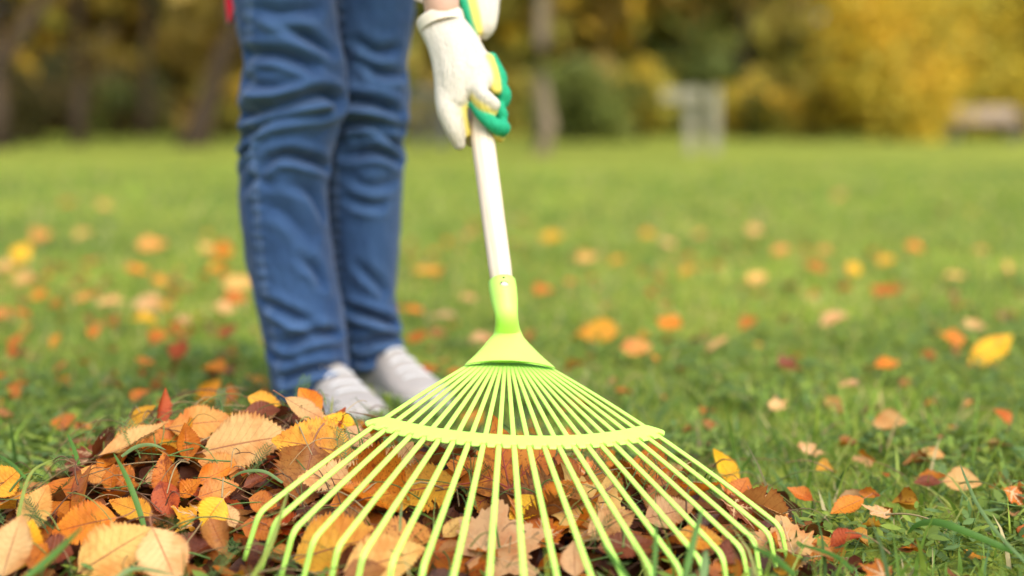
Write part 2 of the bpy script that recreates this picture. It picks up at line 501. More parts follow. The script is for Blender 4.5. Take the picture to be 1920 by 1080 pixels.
tag(link("far_woodland", mesh("far_woodland", V, np.vstack(Fs), col=np.vstack(Cs)), M['foliage'], smooth=False),
    "autumn woodland closing off the far side of the lawn", "woodland", kind="stuff")

# ------------------------------------------------------------------ park furniture far off
def bench(px, s):
    root = empty("park_bench", (PX(px, s), s, 0)); root.rotation_euler.z = 0.06
    root.scale.z = 0.74
    tag(root, "brown wooden bench at the edge of the lawn by the yellow bush", "bench")
    w = 1.28
    for k in range(3):
        link("back_slat", mesh("back_slat", *box((0, 0.16 + 0.02 * k, 0.50 + 0.105 * k), (w, 0.03, 0.09))), M['bench_wood'], root, False)
    for k in range(4):
        link("seat_slat", mesh("seat_slat", *box((0, -0.24 + 0.105 * k, 0.42), (w, 0.09, 0.03))), M['bench_wood'], root, False)
    for sx in (-1, 1):
        link("leg", mesh("leg", *box((sx * 0.5, -0.20, 0.20), (0.06, 0.06, 0.41))), M['metal'], root, False)
        link("leg", mesh("leg", *box((sx * 0.5, 0.13, 0.20), (0.06, 0.06, 0.41))), M['metal'], root, False)
        link("back_support", mesh("back_support", *box((sx * 0.5, 0.215, 0.56), (0.05, 0.03, 0.34))), M['metal'], root, False)
bench(1835, 24.0)

def post_frame(name, label, px, s, posts, beam, mat):
    root = empty(name, (PX(px, s), s, 0)); tag(root, label, "post frame")
    for (dx, w, h) in posts:
        link("post", mesh("post", *box((dx, 0, h / 2 - 0.05), (w, 0.12, h + 0.1))), M[mat], root, False)
    if beam:
        x0, x1, z0, z1 = beam
        link("crossbeam", mesh("crossbeam", *box(((x0 + x1) / 2, -0.09, (z0 + z1) / 2), (x1 - x0, 0.05, z1 - z0))), M[mat], root, False)
k = 17.6 / FPX
post_frame("wooden_post_frame", "pale wooden posts with a crossbeam standing on the far lawn", 1300, 17.6,
           [(-6 * k, 20 * k, 0.76), (36 * k, 20 * k, 0.76)], (-62 * k, 12 * k, 0.60, 0.74), 'pale_wood')
k = 21.0 / FPX
post_frame("grey_post_frame", "grey posts blurred between the jeans and the rake handle", 815, 21.0,
           [(-28 * k, 12 * k, 0.80), (14 * k, 22 * k, 0.78)], (-40 * k, 30 * k, 0.70, 0.82), 'metal')

# ------------------------------------------------------------------ grass
def blades(x, y, z, h, w, lean, az, face, curl, col, levels=4):
    """each blade a tapered, bending strip; all arrays per blade"""
    N = len(x); t = np.linspace(0, 1, levels)
    dx, dy = np.cos(az), np.sin(az)
    ang = lean[:, None] + curl[:, None] * t[None]
    st = h[:, None] / (levels - 1)
    out = np.cumsum(np.hstack([np.zeros((N, 1)), np.sin(ang[:, :-1]) * st]), 1)
    upz = np.cumsum(np.hstack([np.zeros((N, 1)), np.cos(ang[:, :-1]) * st]), 1)
    P = np.stack([x[:, None] + dx[:, None] * out, y[:, None] + dy[:, None] * out, z[:, None] + upz], -1)
    wd = w[:, None] / 2 * (1 - t[None] ** 1.8)
    S = np.stack([np.cos(face), np.sin(face), np.zeros(N)], -1)[:, None] * wd[:, :, None]
    L, Rr = P - S, P + S
    nv = 2 * (levels - 1) + 1
    V = np.empty((N, nv, 3)); V[:, 0:-1:2] = L[:, :-1]; V[:, 1::2] = Rr[:, :-1]; V[:, -1] = P[:, -1]
    tri = []
    for k in range(levels - 2):
        a = 2 * k; tri += [[a, a + 1, a + 3], [a, a + 3, a + 2]]
    a = 2 * (levels - 2); tri.append([a, a + 1, a + 2])
    Fc = (np.arange(N)[:, None, None] * nv + np.array(tri)[None]).reshape(-1, 3)
    return V.reshape(-1, 3), Fc, np.repeat(col, nv, 0)

G_COL = np.array([(0.15, 0.245, 0.030), (0.20, 0.30, 0.034), (0.27, 0.34, 0.042), (0.085, 0.15, 0.030), (0.12, 0.21, 0.060), (0.36, 0.38, 0.08), (0.50, 0.39, 0.17)])
G_P = np.array([0.22, 0.22, 0.18, 0.13, 0.09, 0.09, 0.07])

def grass_patch(n, x0, x1, y0, y1, h, w, seed, keep=None, kinds=G_P, persp=True, flat=0.0):
    r = np.random.default_rng(seed)
    y = r.uniform(y0, y1, n)
    x = r.uniform(x0, x1, n) * (y / y1 if persp else 1) 
    clump = vnoise(x * 6, y * 6, seed) * 0.5 + vnoise(x * 17, y * 17, seed + 1) * 0.5
    k = r.random(n) < 0.60 + 0.75 * clump
    if keep is not None: k &= r.random(n) < keep(x, y)
    x, y, clump = x[k], y[k], clump[k]; n = len(x)
    hh = h * (0.45 + 0.9 * r.random(n) ** 1.6) * (1 + 0.35 * clump)
    ww = w * (0.5 + 0.9 * r.random(n))
    ci = r.choice(len(G_COL), n, p=kinds)
    tint = (vnoise(x * 1.3 + 9, y * 1.3, 8) + 0.8 * vnoise(x * 4.1, y * 3.1 + 3, 18))[:, None]
    col = G_COL[ci] * (0.95 + 0.55 * r.random(n))[:, None] * (1 + 0.28 * tint * np.array([1.3, 1, 0.6]))
    return blades(x, y, soil(x, y) - 0.004, hh, ww, r.uniform(0, 0.85, n) ** 1.0 + flat * r.uniform(0.3, 0.8, n), r.uniform(0, 6.283, n), r.normal(0, 0.9, n), r.uniform(0, 1.5, n), col)

bare = lambda x, y: np.clip(1.0 - pile(x, y) / 0.030, 0.0, 1)
lawn = [grass_patch(30000, -0.95, 1.25, 1.12, 2.2, 0.040, 0.0028, 41, bare, flat=0.6),
        grass_patch(26000, -1.6, 1.7, 2.0, 3.4, 0.046, 0.0034, 42, bare, flat=0.4),
        grass_patch(30000, -2.9, 2.9, 3.3, 6.5, 0.050, 0.0055, 43),
        grass_patch(26000, -5.8, 5.8, 6.4, 13.0, 0.050, 0.011, 44)]
# broader, looser blades near the camera
r = np.random.default_rng(50)
lawn.append(grass_patch(2600, -0.9, 1.2, 1.18, 2.4, 0.085, 0.0055, 45, lambda x, y: bare(x, y) * np.where(x > 0.1, 1.0, 0.5)))
def loose(n, seed):
    r = np.random.default_rng(seed)
    x, y = r.uniform(-0.68, 0.36, n), r.uniform(1.32, 2.05, n)
    k = (pile(x, y) > 0.008) & (vnoise(x * 9, y * 9, 33) > -0.1); x, y = x[k], y[k]; n = len(x)
    col = G_COL[r.choice(len(G_COL), n, p=[.2, .16, .12, .2, .14, .06, .12])] * (0.6 + 0.5 * r.random(n))[:, None]
    return blades(x, y, soil(x, y) + pile(x, y) + r.uniform(-0.004, 0.010, n), r.uniform(0.025, 0.075, n), r.uniform(0.0012, 0.0034, n), r.uniform(0.9, 1.45, n), r.uniform(0, 6.283, n), r.normal(0, 1.2, n), r.uniform(-0.3, 0.9, n), col)
lawn.append(loose(1500, 46))
off, Vs, Fs, Cs = 0, [], [], []
for v, f, c in lawn:
    Vs.append(v); Fs.append(f + off); Cs.append(c); off += len(v)
tag(link("grass", mesh("grass", np.vstack(Vs), np.vstack(Fs), col=np.vstack(Cs)), M['grass'], smooth=False),
    "green lawn grass growing round the leaf heap", "grass", kind="stuff")

# small round-leaved weeds and feathery sprigs between the blades
def weeds(n, seed):
    r = np.random.default_rng(seed)
    y = r.uniform(1.2, 3.2, n); x = r.uniform(-0.95, 1.15, n) * y / 2.2
    k = (r.random(n) < bare(x, y) + 0.06) & (vnoise(x * 5, y * 5, 91) > -0.15); x, y = x[k], y[k]; n = len(x)
    z = soil(x, y) + r.uniform(0.006, 0.032, n)
    L = r.uniform(0.006, 0.015, n); az = r.uniform(0, 6.283, n); ti = r.uniform(-0.5, 0.6, n)
    a = np.stack([np.cos(az) * np.cos(ti), np.sin(az) * np.cos(ti), np.sin(ti)], -1) * L[:, None]
    b = np.stack([-np.sin(az), np.cos(az), r.uniform(-.4, .4, n)], -1) * (L * 0.36)[:, None]
    P = np.stack([x, y, z], -1)
    V = np.stack([P - a, P - a * 0.4 + b, P + a * 0.4 + b, P + a, P + a * 0.4 - b, P - a * 0.4 - b], 1).reshape(-1, 3)
    i = np.arange(n)[:, None, None] * 6
    Fc = (i + np.array([[0, 1, 5], [1, 2, 5], [2, 4, 5], [2, 3, 4]])[None]).reshape(-1, 3)
    col = np.array([(0.20, 0.29, 0.04), (0.27, 0.35, 0.045), (0.15, 0.24, 0.06)])[r.integers(0, 3, n)] * (0.7 + 0.5 * r.random(n))[:, None]
    return V, Fc, np.repeat(col, 6, 0)
v, f, c = weeds(26000, 61)
tag(link("creeping_weeds", mesh("creeping_weeds", v, f, col=c), M['grass'], smooth=False), "small round leaved weeds low in the grass", "weeds", kind="stuff")

def sprigs(seed):
    r = np.random.default_rng(seed); Vs, Fs, Cs, off = [], [], [], 0
    for k in range(130):
        if k < 45:
            x, y = r.uniform(-0.55, 0.3), r.uniform(1.42, 1.85)
            z0 = soil(x, y) + pile(x, y) + 0.008
        else:
            y = r.uniform(1.3, 2.3); x = r.uniform(-0.9, 1.1) * y / 2.2; z0 = soil(x, y) + pile(x, y) + 0.005
        az, el, L = r.uniform(0, 6.28), r.uniform(0.1, 1.0), r.uniform(0.03, 0.06)
        d = np.array([math.cos(az) * math.cos(el), math.sin(az) * math.cos(el), math.sin(el)]); s_ = np.cross(d, [0, 0, 1]); s_ /= np.linalg.norm(s_)
        n_ = np.cross(s_, d)
        c = np.array([(0.09, 0.18, 0.05), (0.13, 0.21, 0.05)][k % 2]) * r.uniform(0.7, 1.2)
        def strip(a, b, w):
            nonlocal off
            u = np.cross(b - a, n_); u /= np.linalg.norm(u) + 1e-9
            Vs.append(np.array([a - u * w, a + u * w, b])); Fs.append(np.array([[0, 1, 2]]) + off); Cs.append(np.tile(c, (3, 1))); off += 3
        p = np.array([x, y, z0])
        strip(p, p + d * L, 0.0007)
        for q in range(13):
            t_ = 0.15 + 0.8 * q / 13; ll = L * 0.30 * math.sin(math.pi * (0.15 + 0.8 * t_)) + 0.002
            for sg in (-1, 1):
                a = p + d * L * t_; e = d * 0.6 + s_ * sg * 0.8 + n_ * r.uniform(-.1, .3)
                strip(a, a + e * ll, 0.0006)
                strip(a + e * ll * 0.5, a + e * ll * 0.5 + (d * 0.9 + s_ * sg * 0.1) * ll * 0.45, 0.0005)
    return np.vstack(Vs), np.vstack(Fs), np.vstack(Cs)
v, f, c = sprigs(62)
tag(link("feathery_sprigs", mesh("feathery_sprigs", v, f, col=c), M['grass'], smooth=False), "feathery green sprigs poking between leaves and grass", "weeds", kind="stuff")

# dry stems and straw lying over the heap
def straws(n, seed):
    r = np.random.default_rng(seed); Vs, Fs, Cs, off = [], [], [], 0
    for k in range(n):
        inpile = k < n * 0.62
        if inpile: x, y = r.uniform(-0.62, 0.30), r.uniform(1.40, 2.0)
        else: y = r.uniform(1.3, 2.6); x = r.uniform(-0.9, 1.1) * y / 2.2
        L, az = (r.uniform(0.03, 0.13) if inpile else r.uniform(0.025, 0.07)), r.uniform(0, 6.28)
        cv = r.uniform(-9, 9); tt = np.linspace(0, L, 7)
        a = az + cv * tt
        X = x + np.cumsum(np.cos(a)) * L / 7; Y = y + np.cumsum(np.sin(a)) * L / 7
        arch = r.uniform(0.0, 0.022 if inpile else 0.01) * np.sin(np.linspace(0, math.pi, 7))
        Z = soil(X, Y) + pile(X, Y) + r.uniform(0.004, 0.022) + arch + (0.018 if not inpile else 0.0) + np.linspace(0, r.uniform(-0.004, 0.02), 7)
        R = r.uniform(0.0005, 0.0013) * np.linspace(1, 0.5, 7)
        v, f = tube(np.stack([X, Y, Z], -1), R, 4, False)
        Vs.append(v); Fs.append(np.array(f) + off); off += len(v)
        c = np.array([(0.38, 0.28, 0.13), (0.30, 0.20, 0.09), (0.20, 0.24, 0.06), (0.12, 0.20, 0.05), (0.16, 0.08, 0.04)][r.integers(0, 5)]) * r.uniform(0.7, 1.2)
        Cs.append(np.tile(c, (len(v), 1)))
    return np.vstack(Vs), np.vstack(Fs), np.vstack(Cs)
v, f, c = straws(520, 63)
tag(link("dry_straw", mesh("dry_straw", v, f, col=c), M['straw']), "dry grass stems and straw tangled through the leaf heap", "straw", kind="stuff")

# ------------------------------------------------------------------ fallen leaves
def elm_shape(L, W, fold, bend, curl, wave, seed, nt=15, cols=7, tooth=0.15):
    """a toothed oval blade: returns vertices, faces, uv and the deform function"""
    r = np.random.default_rng(seed)
    tooth = tooth * (r.uniform(0.15, 1.2) if seed >= 5000 else 1.0); asym = r.uniform(-0.08, 0.08); twist = r.uniform(-0.35, 0.35); ph = r.uniform(0, 6.28, 4)
    ns = 2 * nt + 1
    t = np.linspace(0, 1, ns); a = np.linspace(-1, 1, cols)
    prof = np.sin(math.pi * np.clip(t, 0, 1) ** 0.86) ** 0.78 * (1 - 0.28 * t ** 3)
    prof[0] = 0.03; prof[-1] = 0.0
    saw = np.where(np.arange(ns) % 2 == 1, 1.0, 0.0) * tooth * r.uniform(0.6, 1.3, ns)
    torn = 1 - (r.random(ns) < 0.05) * r.uniform(0.1, 0.3, ns)
    T, A = np.meshgrid(t, a, indexing='ij')
    hw = prof * (W / 2)
    edge = np.abs(A) ** 3
    Xl = A * hw[:, None] * (1 + edge * (saw * torn - (1 - torn))[:, None]) * (1 + asym * np.sign(A))
    Yl = (T + edge * saw[:, None] * 0.10 + 0.05 * np.abs(A) * (1 - T)) * L - L / 2
    def deform(X, Y):
        s = X / (W / 2); v = Y / L + 0.5
        Z = fold * np.abs(X) + curl * W * 0.5 * (np.abs(s) ** 2.5) * (0.6 + 0.4 * np.sin(3 * v + ph[0] + np.sign(s)))
        Z = Z + wave * L * (0.5 * np.sin(7 * v + 2 * s + ph[1]) * np.abs(s) + 0.3 * np.sin(11 * v - 3 * s + ph[2]) * s * s)
        Z = Z + 0.0005 * np.cos(2 * math.pi * ((v - 0.23 * np.abs(s)) * 10)) * np.minimum(np.abs(s) * 3, 1)
        th = twist * (v - 0.5); X2 = X * np.cos(th) - Z * np.sin(th); Z2 = X * np.sin(th) + Z * np.cos(th)
        b = bend if abs(bend) > 1e-3 else 1e-3
        R = L / b; an = b * (v - 0.5)
        return np.stack([X2, (R - Z2) * np.sin(an), R - (R - Z2) * np.cos(an)], -1)
    V = deform(Xl, Yl).reshape(-1, 3)
    uv = np.stack([A * 0.5 + 0.5, T], -1).reshape(-1, 2)
    return V, grid_faces(ns, cols), uv, deform

def maple_shape(L, W, fold, bend, curl, wave, seed, rings=6, na=120):
    r = np.random.default_rng(seed); ph = r.uniform(0, 6.28, 4)
    th = np.linspace(0, 2 * math.pi, na, endpoint=False)
    lobes = [(0, 1.0), (0.92, 0.90), (-0.92, 0.90), (1.85, 0.62), (-1.85, 0.62)]
    rad = np.full(na, 0.34)
    for an, ln in lobes:
        d = np.abs((th - an + math.pi) % (2 * math.pi) - math.pi)
        ok = d < 1.2
        rad = np.maximum(rad, np.where(ok, ln / (np.cos(np.minimum(d, 1.2)) + 1.55 * np.sin(np.minimum(d, 1.2))), 0))
    rad *= 1 + 0.07 * np.where(np.arange(na) % 5 < 2, 1, -0.5) + r.normal(0, 0.012, na)
    back = np.abs((th - math.pi + math.pi) % (2 * math.pi) - math.pi)
    db = math.pi - np.abs((th + math.pi) % (2 * math.pi) - math.pi)
    rad = np.where(db < 0.35, rad * (0.45 + 0.55 * db / 0.35), rad)
    S = L * 0.72
    y0 = -L * 0.26
    q = np.linspace(0, 1, rings + 1)[1:] ** 0.9
    def deform(X, Y):
        s = X / (W / 2); v = Y / L + 0.5
        rr = np.hypot(X, Y - y0) / S
        Z = fold * np.abs(X) + curl * L * 0.30 * rr ** 2.6 * (0.6 + 0.5 * np.sin(2.0 * np.arctan2(X, Y - y0) + ph[0]))
        Z = Z + wave * L * (0.45 * np.sin(6 * s + ph[1]) * np.sin(5 * v + ph[2]) + 0.3 * np.sin(13 * s + 4 * v + ph[3]) * rr)
        b = bend if abs(bend) > 1e-3 else 1e-3
        R = L / b; an = b * (v - 0.5)
        return np.stack([X, (R - Z) * np.sin(an), R - (R - Z) * np.cos(an)], -1)
    k = W / L
    X = np.concatenate([[0], (q[:, None] * rad[None] * np.sin(th)[None]).ravel() * S * k])
    Y = np.concatenate([[y0], (y0 + q[:, None] * rad[None] * np.cos(th)[None] * S).ravel()])
    V = deform(X, Y)
    Fc = [[0, 1 + (i + 1) % na, 1 + i] for i in range(na)]
    for g in range(rings - 1):
        o = 1 + g * na
        Fc += [[o + i, o + (i + 1) % na, o + na + (i + 1) % na, o + na + i] for i in range(na)]
    uv = np.stack([X / W + 0.5, Y / L + 0.5], -1)
    veins = []
    for an, ln in lobes:
        tip = np.array([math.sin(an) * ln * S * k, y0 + math.cos(an) * ln * S]) * 0.93 + np.array([0, y0]) * 0.07
        b0 = np.array([0, y0]); veins.append((b0, tip, 0.0011))
        for f in (0.3, 0.5, 0.7):
            for sg in (-1, 1):
                p = b0 + (tip - b0) * f; e = p + np.array([math.sin(an + sg * 0.75) * k, math.cos(an + sg * 0.75)]) * S * ln * 0.26 * (1.1 - f)
                veins.append((p, e, 0.0006))
    return V, Fc, uv, deform, veins, y0

def vein_strips(veins, deform):
    parts = []
    for a, b, w in veins:
        t = np.linspace(0, 1, 8)[:, None]; p = a + (b - a) * t
        d = (b - a) / np.linalg.norm(b - a); s_ = np.array([-d[1], d[0]])
        ww = (w * (1.15 - t))
        Lf, Rt, Md = p - s_ * ww, p + s_ * ww, p
        z = np.array([0, 0, 0.0004])
        V = np.stack([deform(*Lf.T), deform(*Md.T) + z * 2, deform(*Rt.T)], 1).reshape(-1, 3) + z * 0.4
        parts.append((V, grid_faces(8, 3)))
    return join(parts)

HUE = {'tan': (0.60, 0.35, 0.125), 'beige': (0.72, 0.45, 0.175), 'cream': (0.72, 0.43, 0.145), 'pale yellow': (0.76, 0.46, 0.12), 'golden': (0.72, 0.35, 0.025),
       'orange': (0.70, 0.235, 0.015), 'yellow': (0.84, 0.47, 0.015), 'rust': (0.54, 0.165, 0.014), 'red': (0.42, 0.075, 0.010), 'brown': (0.36, 0.15, 0.032),
       'dark brown': (0.14, 0.048, 0.018), 'maroon': (0.20, 0.052, 0.014), 'light orange': (0.70, 0.32, 0.065), 'pinkish tan': (0.60, 0.34, 0.145)}

def surf(px, py, lift):
    """where the line of sight meets the heap or lawn, raised by lift"""
    d = ray(px, py); s = np.linspace(1.15, 14, 6000)
    P = CC + d * s[:, None]
    hit = P[:, 2] <= soil(P[:, 0], P[:, 1]) + pile(P[:, 0], P[:, 1]) + lift
    return P[np.argmax(hit)] if hit.any() else P[-1]

LEAVES = []
def put_leaf(label, M4, L, W, hue, spot=0.3, kind='elm', fold=0.15, bend=0.3, curl=0.1, wave=0.02, stalk=True, seed=0, group="leaves raked into the heap and lying around it", hires=True, stalk_mat='stalk', veinmat=None):
    r = np.random.default_rng(seed + 900)
    if kind == 'elm':
        V, Fc, uv, df = elm_shape(L, W, fold, bend, curl, wave, seed, 22 if hires else 8, 7 if hires else 5)
        o = link("fallen_leaf", mesh("fallen_leaf", V, Fc, uv), M['leaf']); y0 = -L / 2; up = 0.0
    else:
        V, Fc, uv, df, veins, y0 = maple_shape(L, W, fold, bend, curl, wave, seed, 6 if hires else 4, 120 if hires else 60)
        o = link("fallen_leaf", mesh("fallen_leaf", V, Fc, uv), M['leaf_lobed'])
        if veinmat or hires:
            v, f = vein_strips(veins, df)
            link("veins", mesh("veins", v, f), M[veinmat or 'stalk_pale'], o)
    c = np.array(HUE[hue]) * r.uniform(0.9, 1.1)
    o.color = (*np.clip(c, 0, 0.9), spot)
    o.matrix_world = M4
    if stalk:
        n = 8; t = np.linspace(0, 1, n)
        ys = np.concatenate([[y0 - L * 0.24, y0 - L * 0.16, y0 - L * 0.08], np.linspace(y0, L * 0.36, 9)])
        sb = r.uniform(-0.10, 0.10) * L
        P = df(np.zeros_like(ys), ys)
        ext = np.clip((y0 - ys) / (0.24 * L), 0, 1)
        P[:, 0] += sb * ext ** 2; P[:, 2] += -0.0002 + r.uniform(-0.04, 0.08) * L * ext ** 2
        R = np.interp(ys, [y0 - 0.24 * L, y0, L * 0.36], [0.0010, 0.0008, 0.0002]) * (L / 0.08)
        v, f = tube(P, R, 6)
        link("stalk", mesh("stalk", v, f), M[stalk_mat], o)
    tag(o, label, "leaf", group)
    LEAVES.append(o)
    return o

def basis(C, xax, yax, n):
    return Matrix(((xax[0], yax[0], n[0], C[0]), (xax[1], yax[1], n[1], C[1]), (xax[2], yax[2], n[2], C[2]), (0, 0, 0, 1)))

def hero(label, base, tip, wr, hue, pitch=40, roll=0, lift=0.015, clampL=(0.03, 0.14), **kw):
    cx, cy = (base[0] + tip[0]) / 2, (base[1] + tip[1]) / 2
    C = surf(cx, cy, lift)
    p, q = math.radians(pitch), math.radians(roll)
    n = np.array([math.sin(q), -math.sin(p) * math.cos(q), math.cos(p) * math.cos(q)])
    pts = []
    for (x, y) in (base, tip):
        d = ray(x, y); k = np.dot(C - CC, n) / np.dot(d, n); pts.append(CC + d * k)
    yv = pts[1] - pts[0]; L = np.linalg.norm(yv); C = (pts[0] + pts[1]) / 2; yv /= L
    L = min(max(L, clampL[0]), clampL[1])
    xv = np.cross(yv, n)
    return put_leaf(label, basis(C, xv, yv, n), L, L * wr, hue, seed=len(LEAVES) * 7 + 3, **kw)

# --- the leaves that can be told apart in the heap, left of the rake
hero("large beige toothed leaf resting on top of the heap beside the big golden leaf", (372, 846), (543, 815), 0.66, 'cream', 48, -8, 0.020, spot=0.15, fold=0.10, bend=-0.25, curl=0.05)
hero("large golden brown spotted leaf against the left end of the rake crossbar", (668, 852), (508, 822), 0.68, 'golden', 50, 6, 0.020, spot=0.55, fold=0.05, bend=-0.3, curl=-0.05)
hero("wide dull orange leaf at the back of the heap behind the beige one", (312, 800), (440, 786), 0.55, 'light orange', 55, 0, 0.022, spot=0.2, bend=-0.4)
hero("dark red leaf standing upright on edge at the top left of the heap", (292, 803), (307, 726), 0.42, 'red', 80, 55, 0.030, spot=0.5, fold=0.9, bend=0.4, stalk=False)
hero("folded red orange leaf standing in the middle of the heap", (352, 868), (345, 792), 0.55, 'rust', 75, 25, 0.025, spot=0.35, fold=0.7, bend=0.5, stalk=False)
hero("speckled deep orange leaf standing point up at the centre of the heap", (322, 950), (305, 848), 0.52, 'rust', 70, -10, 0.022, spot=0.95, fold=0.25, bend=-0.3, stalk=False)
hero("lower half of a speckled red leaf under the upright deep orange one", (300, 900), (325, 975), 0.60, 'red', 55, 0, 0.016, spot=0.9, stalk=False)
hero("pale curled leaf seen edge on along the left slope of the heap", (185, 862), (322, 797), 0.34, 'cream', 25, -20, 0.024, spot=0.1, fold=0.5, bend=0.5, curl=0.3, stalk=False)
hero("pale yellow leaf lying under the curled pale one", (205, 850), (290, 800), 0.62, 'pale yellow', 45, -15, 0.010, spot=0.2)
hero("curled golden orange leaf pointing up at the crest of the heap", (362, 768), (413, 712), 0.50, 'golden', 65, 20, 0.030, spot=0.3, fold=0.6, bend=0.9, curl=0.3)
hero("thin yellow leaf on the far left shoulder of the heap", (238, 800), (294, 762), 0.50, 'golden', 45, -30, 0.020, spot=0.2, fold=0.3)
hero("bright yellow leaf with upright stalk at the front of the heap", (420, 932), (378, 988), 0.85, 'yellow', 58, 5, 0.024, spot=0.10, fold=0.05, bend=-0.35, curl=-0.08, stalk_mat='stalk_pale')
hero("clear orange leaf lying sideways behind the two cream front leaves", (222, 968), (95, 998), 0.66, 'orange', 52, -8, 0.016, spot=0.15, fold=0.05, bend=-0.3)
hero("big cream leaf with a dark slanting midrib at the bottom left", (140, 1078), (283, 990), 0.70, 'pale yellow', 55, -5, 0.022, spot=0.18, fold=0.06, bend=-0.2, curl=-0.03)
hero("cream leaf with its stalk uppermost beside the big slanting one", (284, 984), (334, 1098), 0.72, 'beige', 52, 12, 0.028, spot=0.12, fold=0.06, bend=-0.25)
hero("pale yellow leaf pointing up near the left edge", (42, 1000), (90, 908), 0.62, 'pale yellow', 60, 0, 0.024, spot=0.15, bend=-0.2)
hero("cream leaf cut by the left edge of the picture", (2, 1085), (40, 965), 0.75, 'beige', 58, -12, 0.034, spot=0.15, bend=-0.2)
hero("yellow leaf half covered by the cream one at the left edge", (30, 1075), (62, 975), 0.66, 'yellow', 55, 0, 0.020, spot=0.2)
hero("golden leaf at the far left edge above the cream ones", (-22, 928), (38, 880), 0.95, 'golden', 60, 0, 0.030, spot=0.25)
hero("small dark red leaf at the far left edge", (-10, 945), (16, 905), 0.8, 'maroon', 50, 0, 0.018, spot=0.6)
hero("rust brown leaf under the yellow one at bottom left", (58, 1062), (84, 1025), 0.95, 'rust', 55, 0, 0.020, spot=0.6)
hero("large dark maroon leaf beneath the orange leaf at bottom left", (72, 1030), (138, 1040), 0.9, 'maroon', 50, 0, 0.012, spot=0.5, stalk=False)
hero("wavy orange leaf in the middle of the heap", (366, 908), (440, 872), 0.52, 'orange', 50, 10, 0.020, spot=0.35, curl=0.3, wave=0.06, bend=0.5)
hero("small curled orange leaf flecked with brown beside the wavy orange one", (338, 932), (376, 902), 0.7, 'orange', 55, -20, 0.020, spot=0.8, curl=0.5)
hero("plain amber leaf below the wavy orange one", (368, 932), (448, 908), 0.60, 'light orange', 50, 5, 0.014, spot=0.25, bend=-0.3)
hero("rolled brown leaf lying like a tube below the bright yellow leaf", (392, 970), (425, 1040), 0.55, 'brown', 45, 0, 0.022, spot=0.5, fold=0.0, curl=1.1, stalk=False)
hero("tan leaf tucked behind the bright yellow one", (440, 990), (420, 945), 0.7, 'tan', 50, 20, 0.016, spot=0.4)
hero("brownish orange leaf below the end tine of the rake", (465, 935), (520, 950), 0.75, 'rust', 50, 0, 0.016, spot=0.45)
hero("dull orange leaf lying between the first rake hooks", (450, 985), (530, 1000), 0.65, 'rust', 45, 0, 0.010, spot=0.3)
hero("crumpled dark red leaf right of the wavy orange one", (455, 915), (505, 888), 0.5, 'maroon', 45, 0, 0.020, spot=0.5, curl=0.6, wave=0.08)
hero("orange leaf standing against the front shoe", (600, 780), (560, 728), 0.70, 'orange', 70, 15, 0.030, spot=0.25, fold=0.2)
hero("long tan leaf slanting in front of the orange one by the shoe", (530, 745), (618, 792), 0.40, 'tan', 55, 25, 0.030, spot=0.1, fold=0.1)
hero("bright yellow leaf touching the left tip of the crossbar", (668, 796), (606, 784), 0.55, 'yellow', 50, 0, 0.022, spot=0.25, bend=0.4)
hero("yellow orange leaf on the crest behind the beige one", (462, 745), (528, 760), 0.55, 'golden', 50, 0, 0.022, spot=0.3)
hero("dark red leaf below the crest near the shoe", (456, 772), (526, 770), 0.55, 'maroon', 50, 0, 0.018, spot=0.5)
hero("small reddish leaf poking above the crest", (436, 762), (430, 720), 0.6, 'rust', 70, 10, 0.028, spot=0.4, stalk=False)
hero("tan leaf hugging the crossbar end", (648, 800), (700, 842), 0.65, 'pinkish tan', 50, 10, 0.012, spot=0.2)
hero("brown orange leaf under the pale edge of the heap", (255, 905), (200, 880), 0.7, 'rust', 50, 0, 0.016, spot=0.6)
hero("rust leaf hanging on the left slope of the heap", (205, 925), (215, 870), 0.6, 'rust', 55, -20, 0.020, spot=0.3)
hero("tan leaf lying under the folded red orange one", (270, 905), (320, 880), 0.6, 'tan', 50, 0, 0.014, spot=0.4)
hero("amber leaf under the beige top leaf", (450, 880), (372, 866), 0.62, 'light orange', 50, 0, 0.012, spot=0.25)
hero("yellow leaf tangled in grass in front of the speckled one", (290, 968), (205, 940), 0.5, 'golden', 40, 0, 0.012, spot=0.2)
hero("tan leaf edge left of the yellow one by the grass", (150, 880), (210, 905), 0.5, 'light orange', 50, 0, 0.014, spot=0.3)
# --- under and around the tines
hero("cream leaf lying beneath the left hand tines", (705, 905), (558, 893), 0.55, 'beige', 40, 0, 0.012, spot=0.12, bend=-0.2)
hero("golden leaf with red stalk lying below the middle of the rake", (868, 905), (695, 930), 0.60, 'golden', 42, 0, 0.012, spot=0.45, bend=-0.2, stalk_mat='vein_red')
hero("orange leaf under the tines next to the cream one", (615, 950), (735, 925), 0.62, 'orange', 40, 0, 0.006, spot=0.35)
hero("golden yellow leaf at the bottom between the left rake hooks", (545, 1050), (720, 1002), 0.72, 'golden', 48, 0, 0.012, spot=0.25, bend=-0.2)
hero("pale yellow leaf at the bottom beside the golden yellow one", (640, 1075), (798, 1030), 0.60, 'pale yellow', 50, 0, 0.020, spot=0.2)
hero("small brown leaf at the bottom edge under the tines", (640, 1085), (725, 1068), 0.7, 'brown', 45, 0, 0.024, spot=0.6)
hero("large red veined orange lobed leaf behind the rake crossbar", (965, 960), (925, 775), 1.05, 'orange', 60, 4, 0.022, clampL=(0.05, 0.17), kind='maple', spot=0.75, fold=0.0, bend=-0.2, curl=-0.08, wave=0.03, veinmat='vein_red')
hero("red lobed leaf peeping between the tines right of the crossbar middle", (1090, 880), (1060, 800), 1.0, 'orange', 60, 10, 0.018, kind='maple', spot=0.6, veinmat='vein_red')
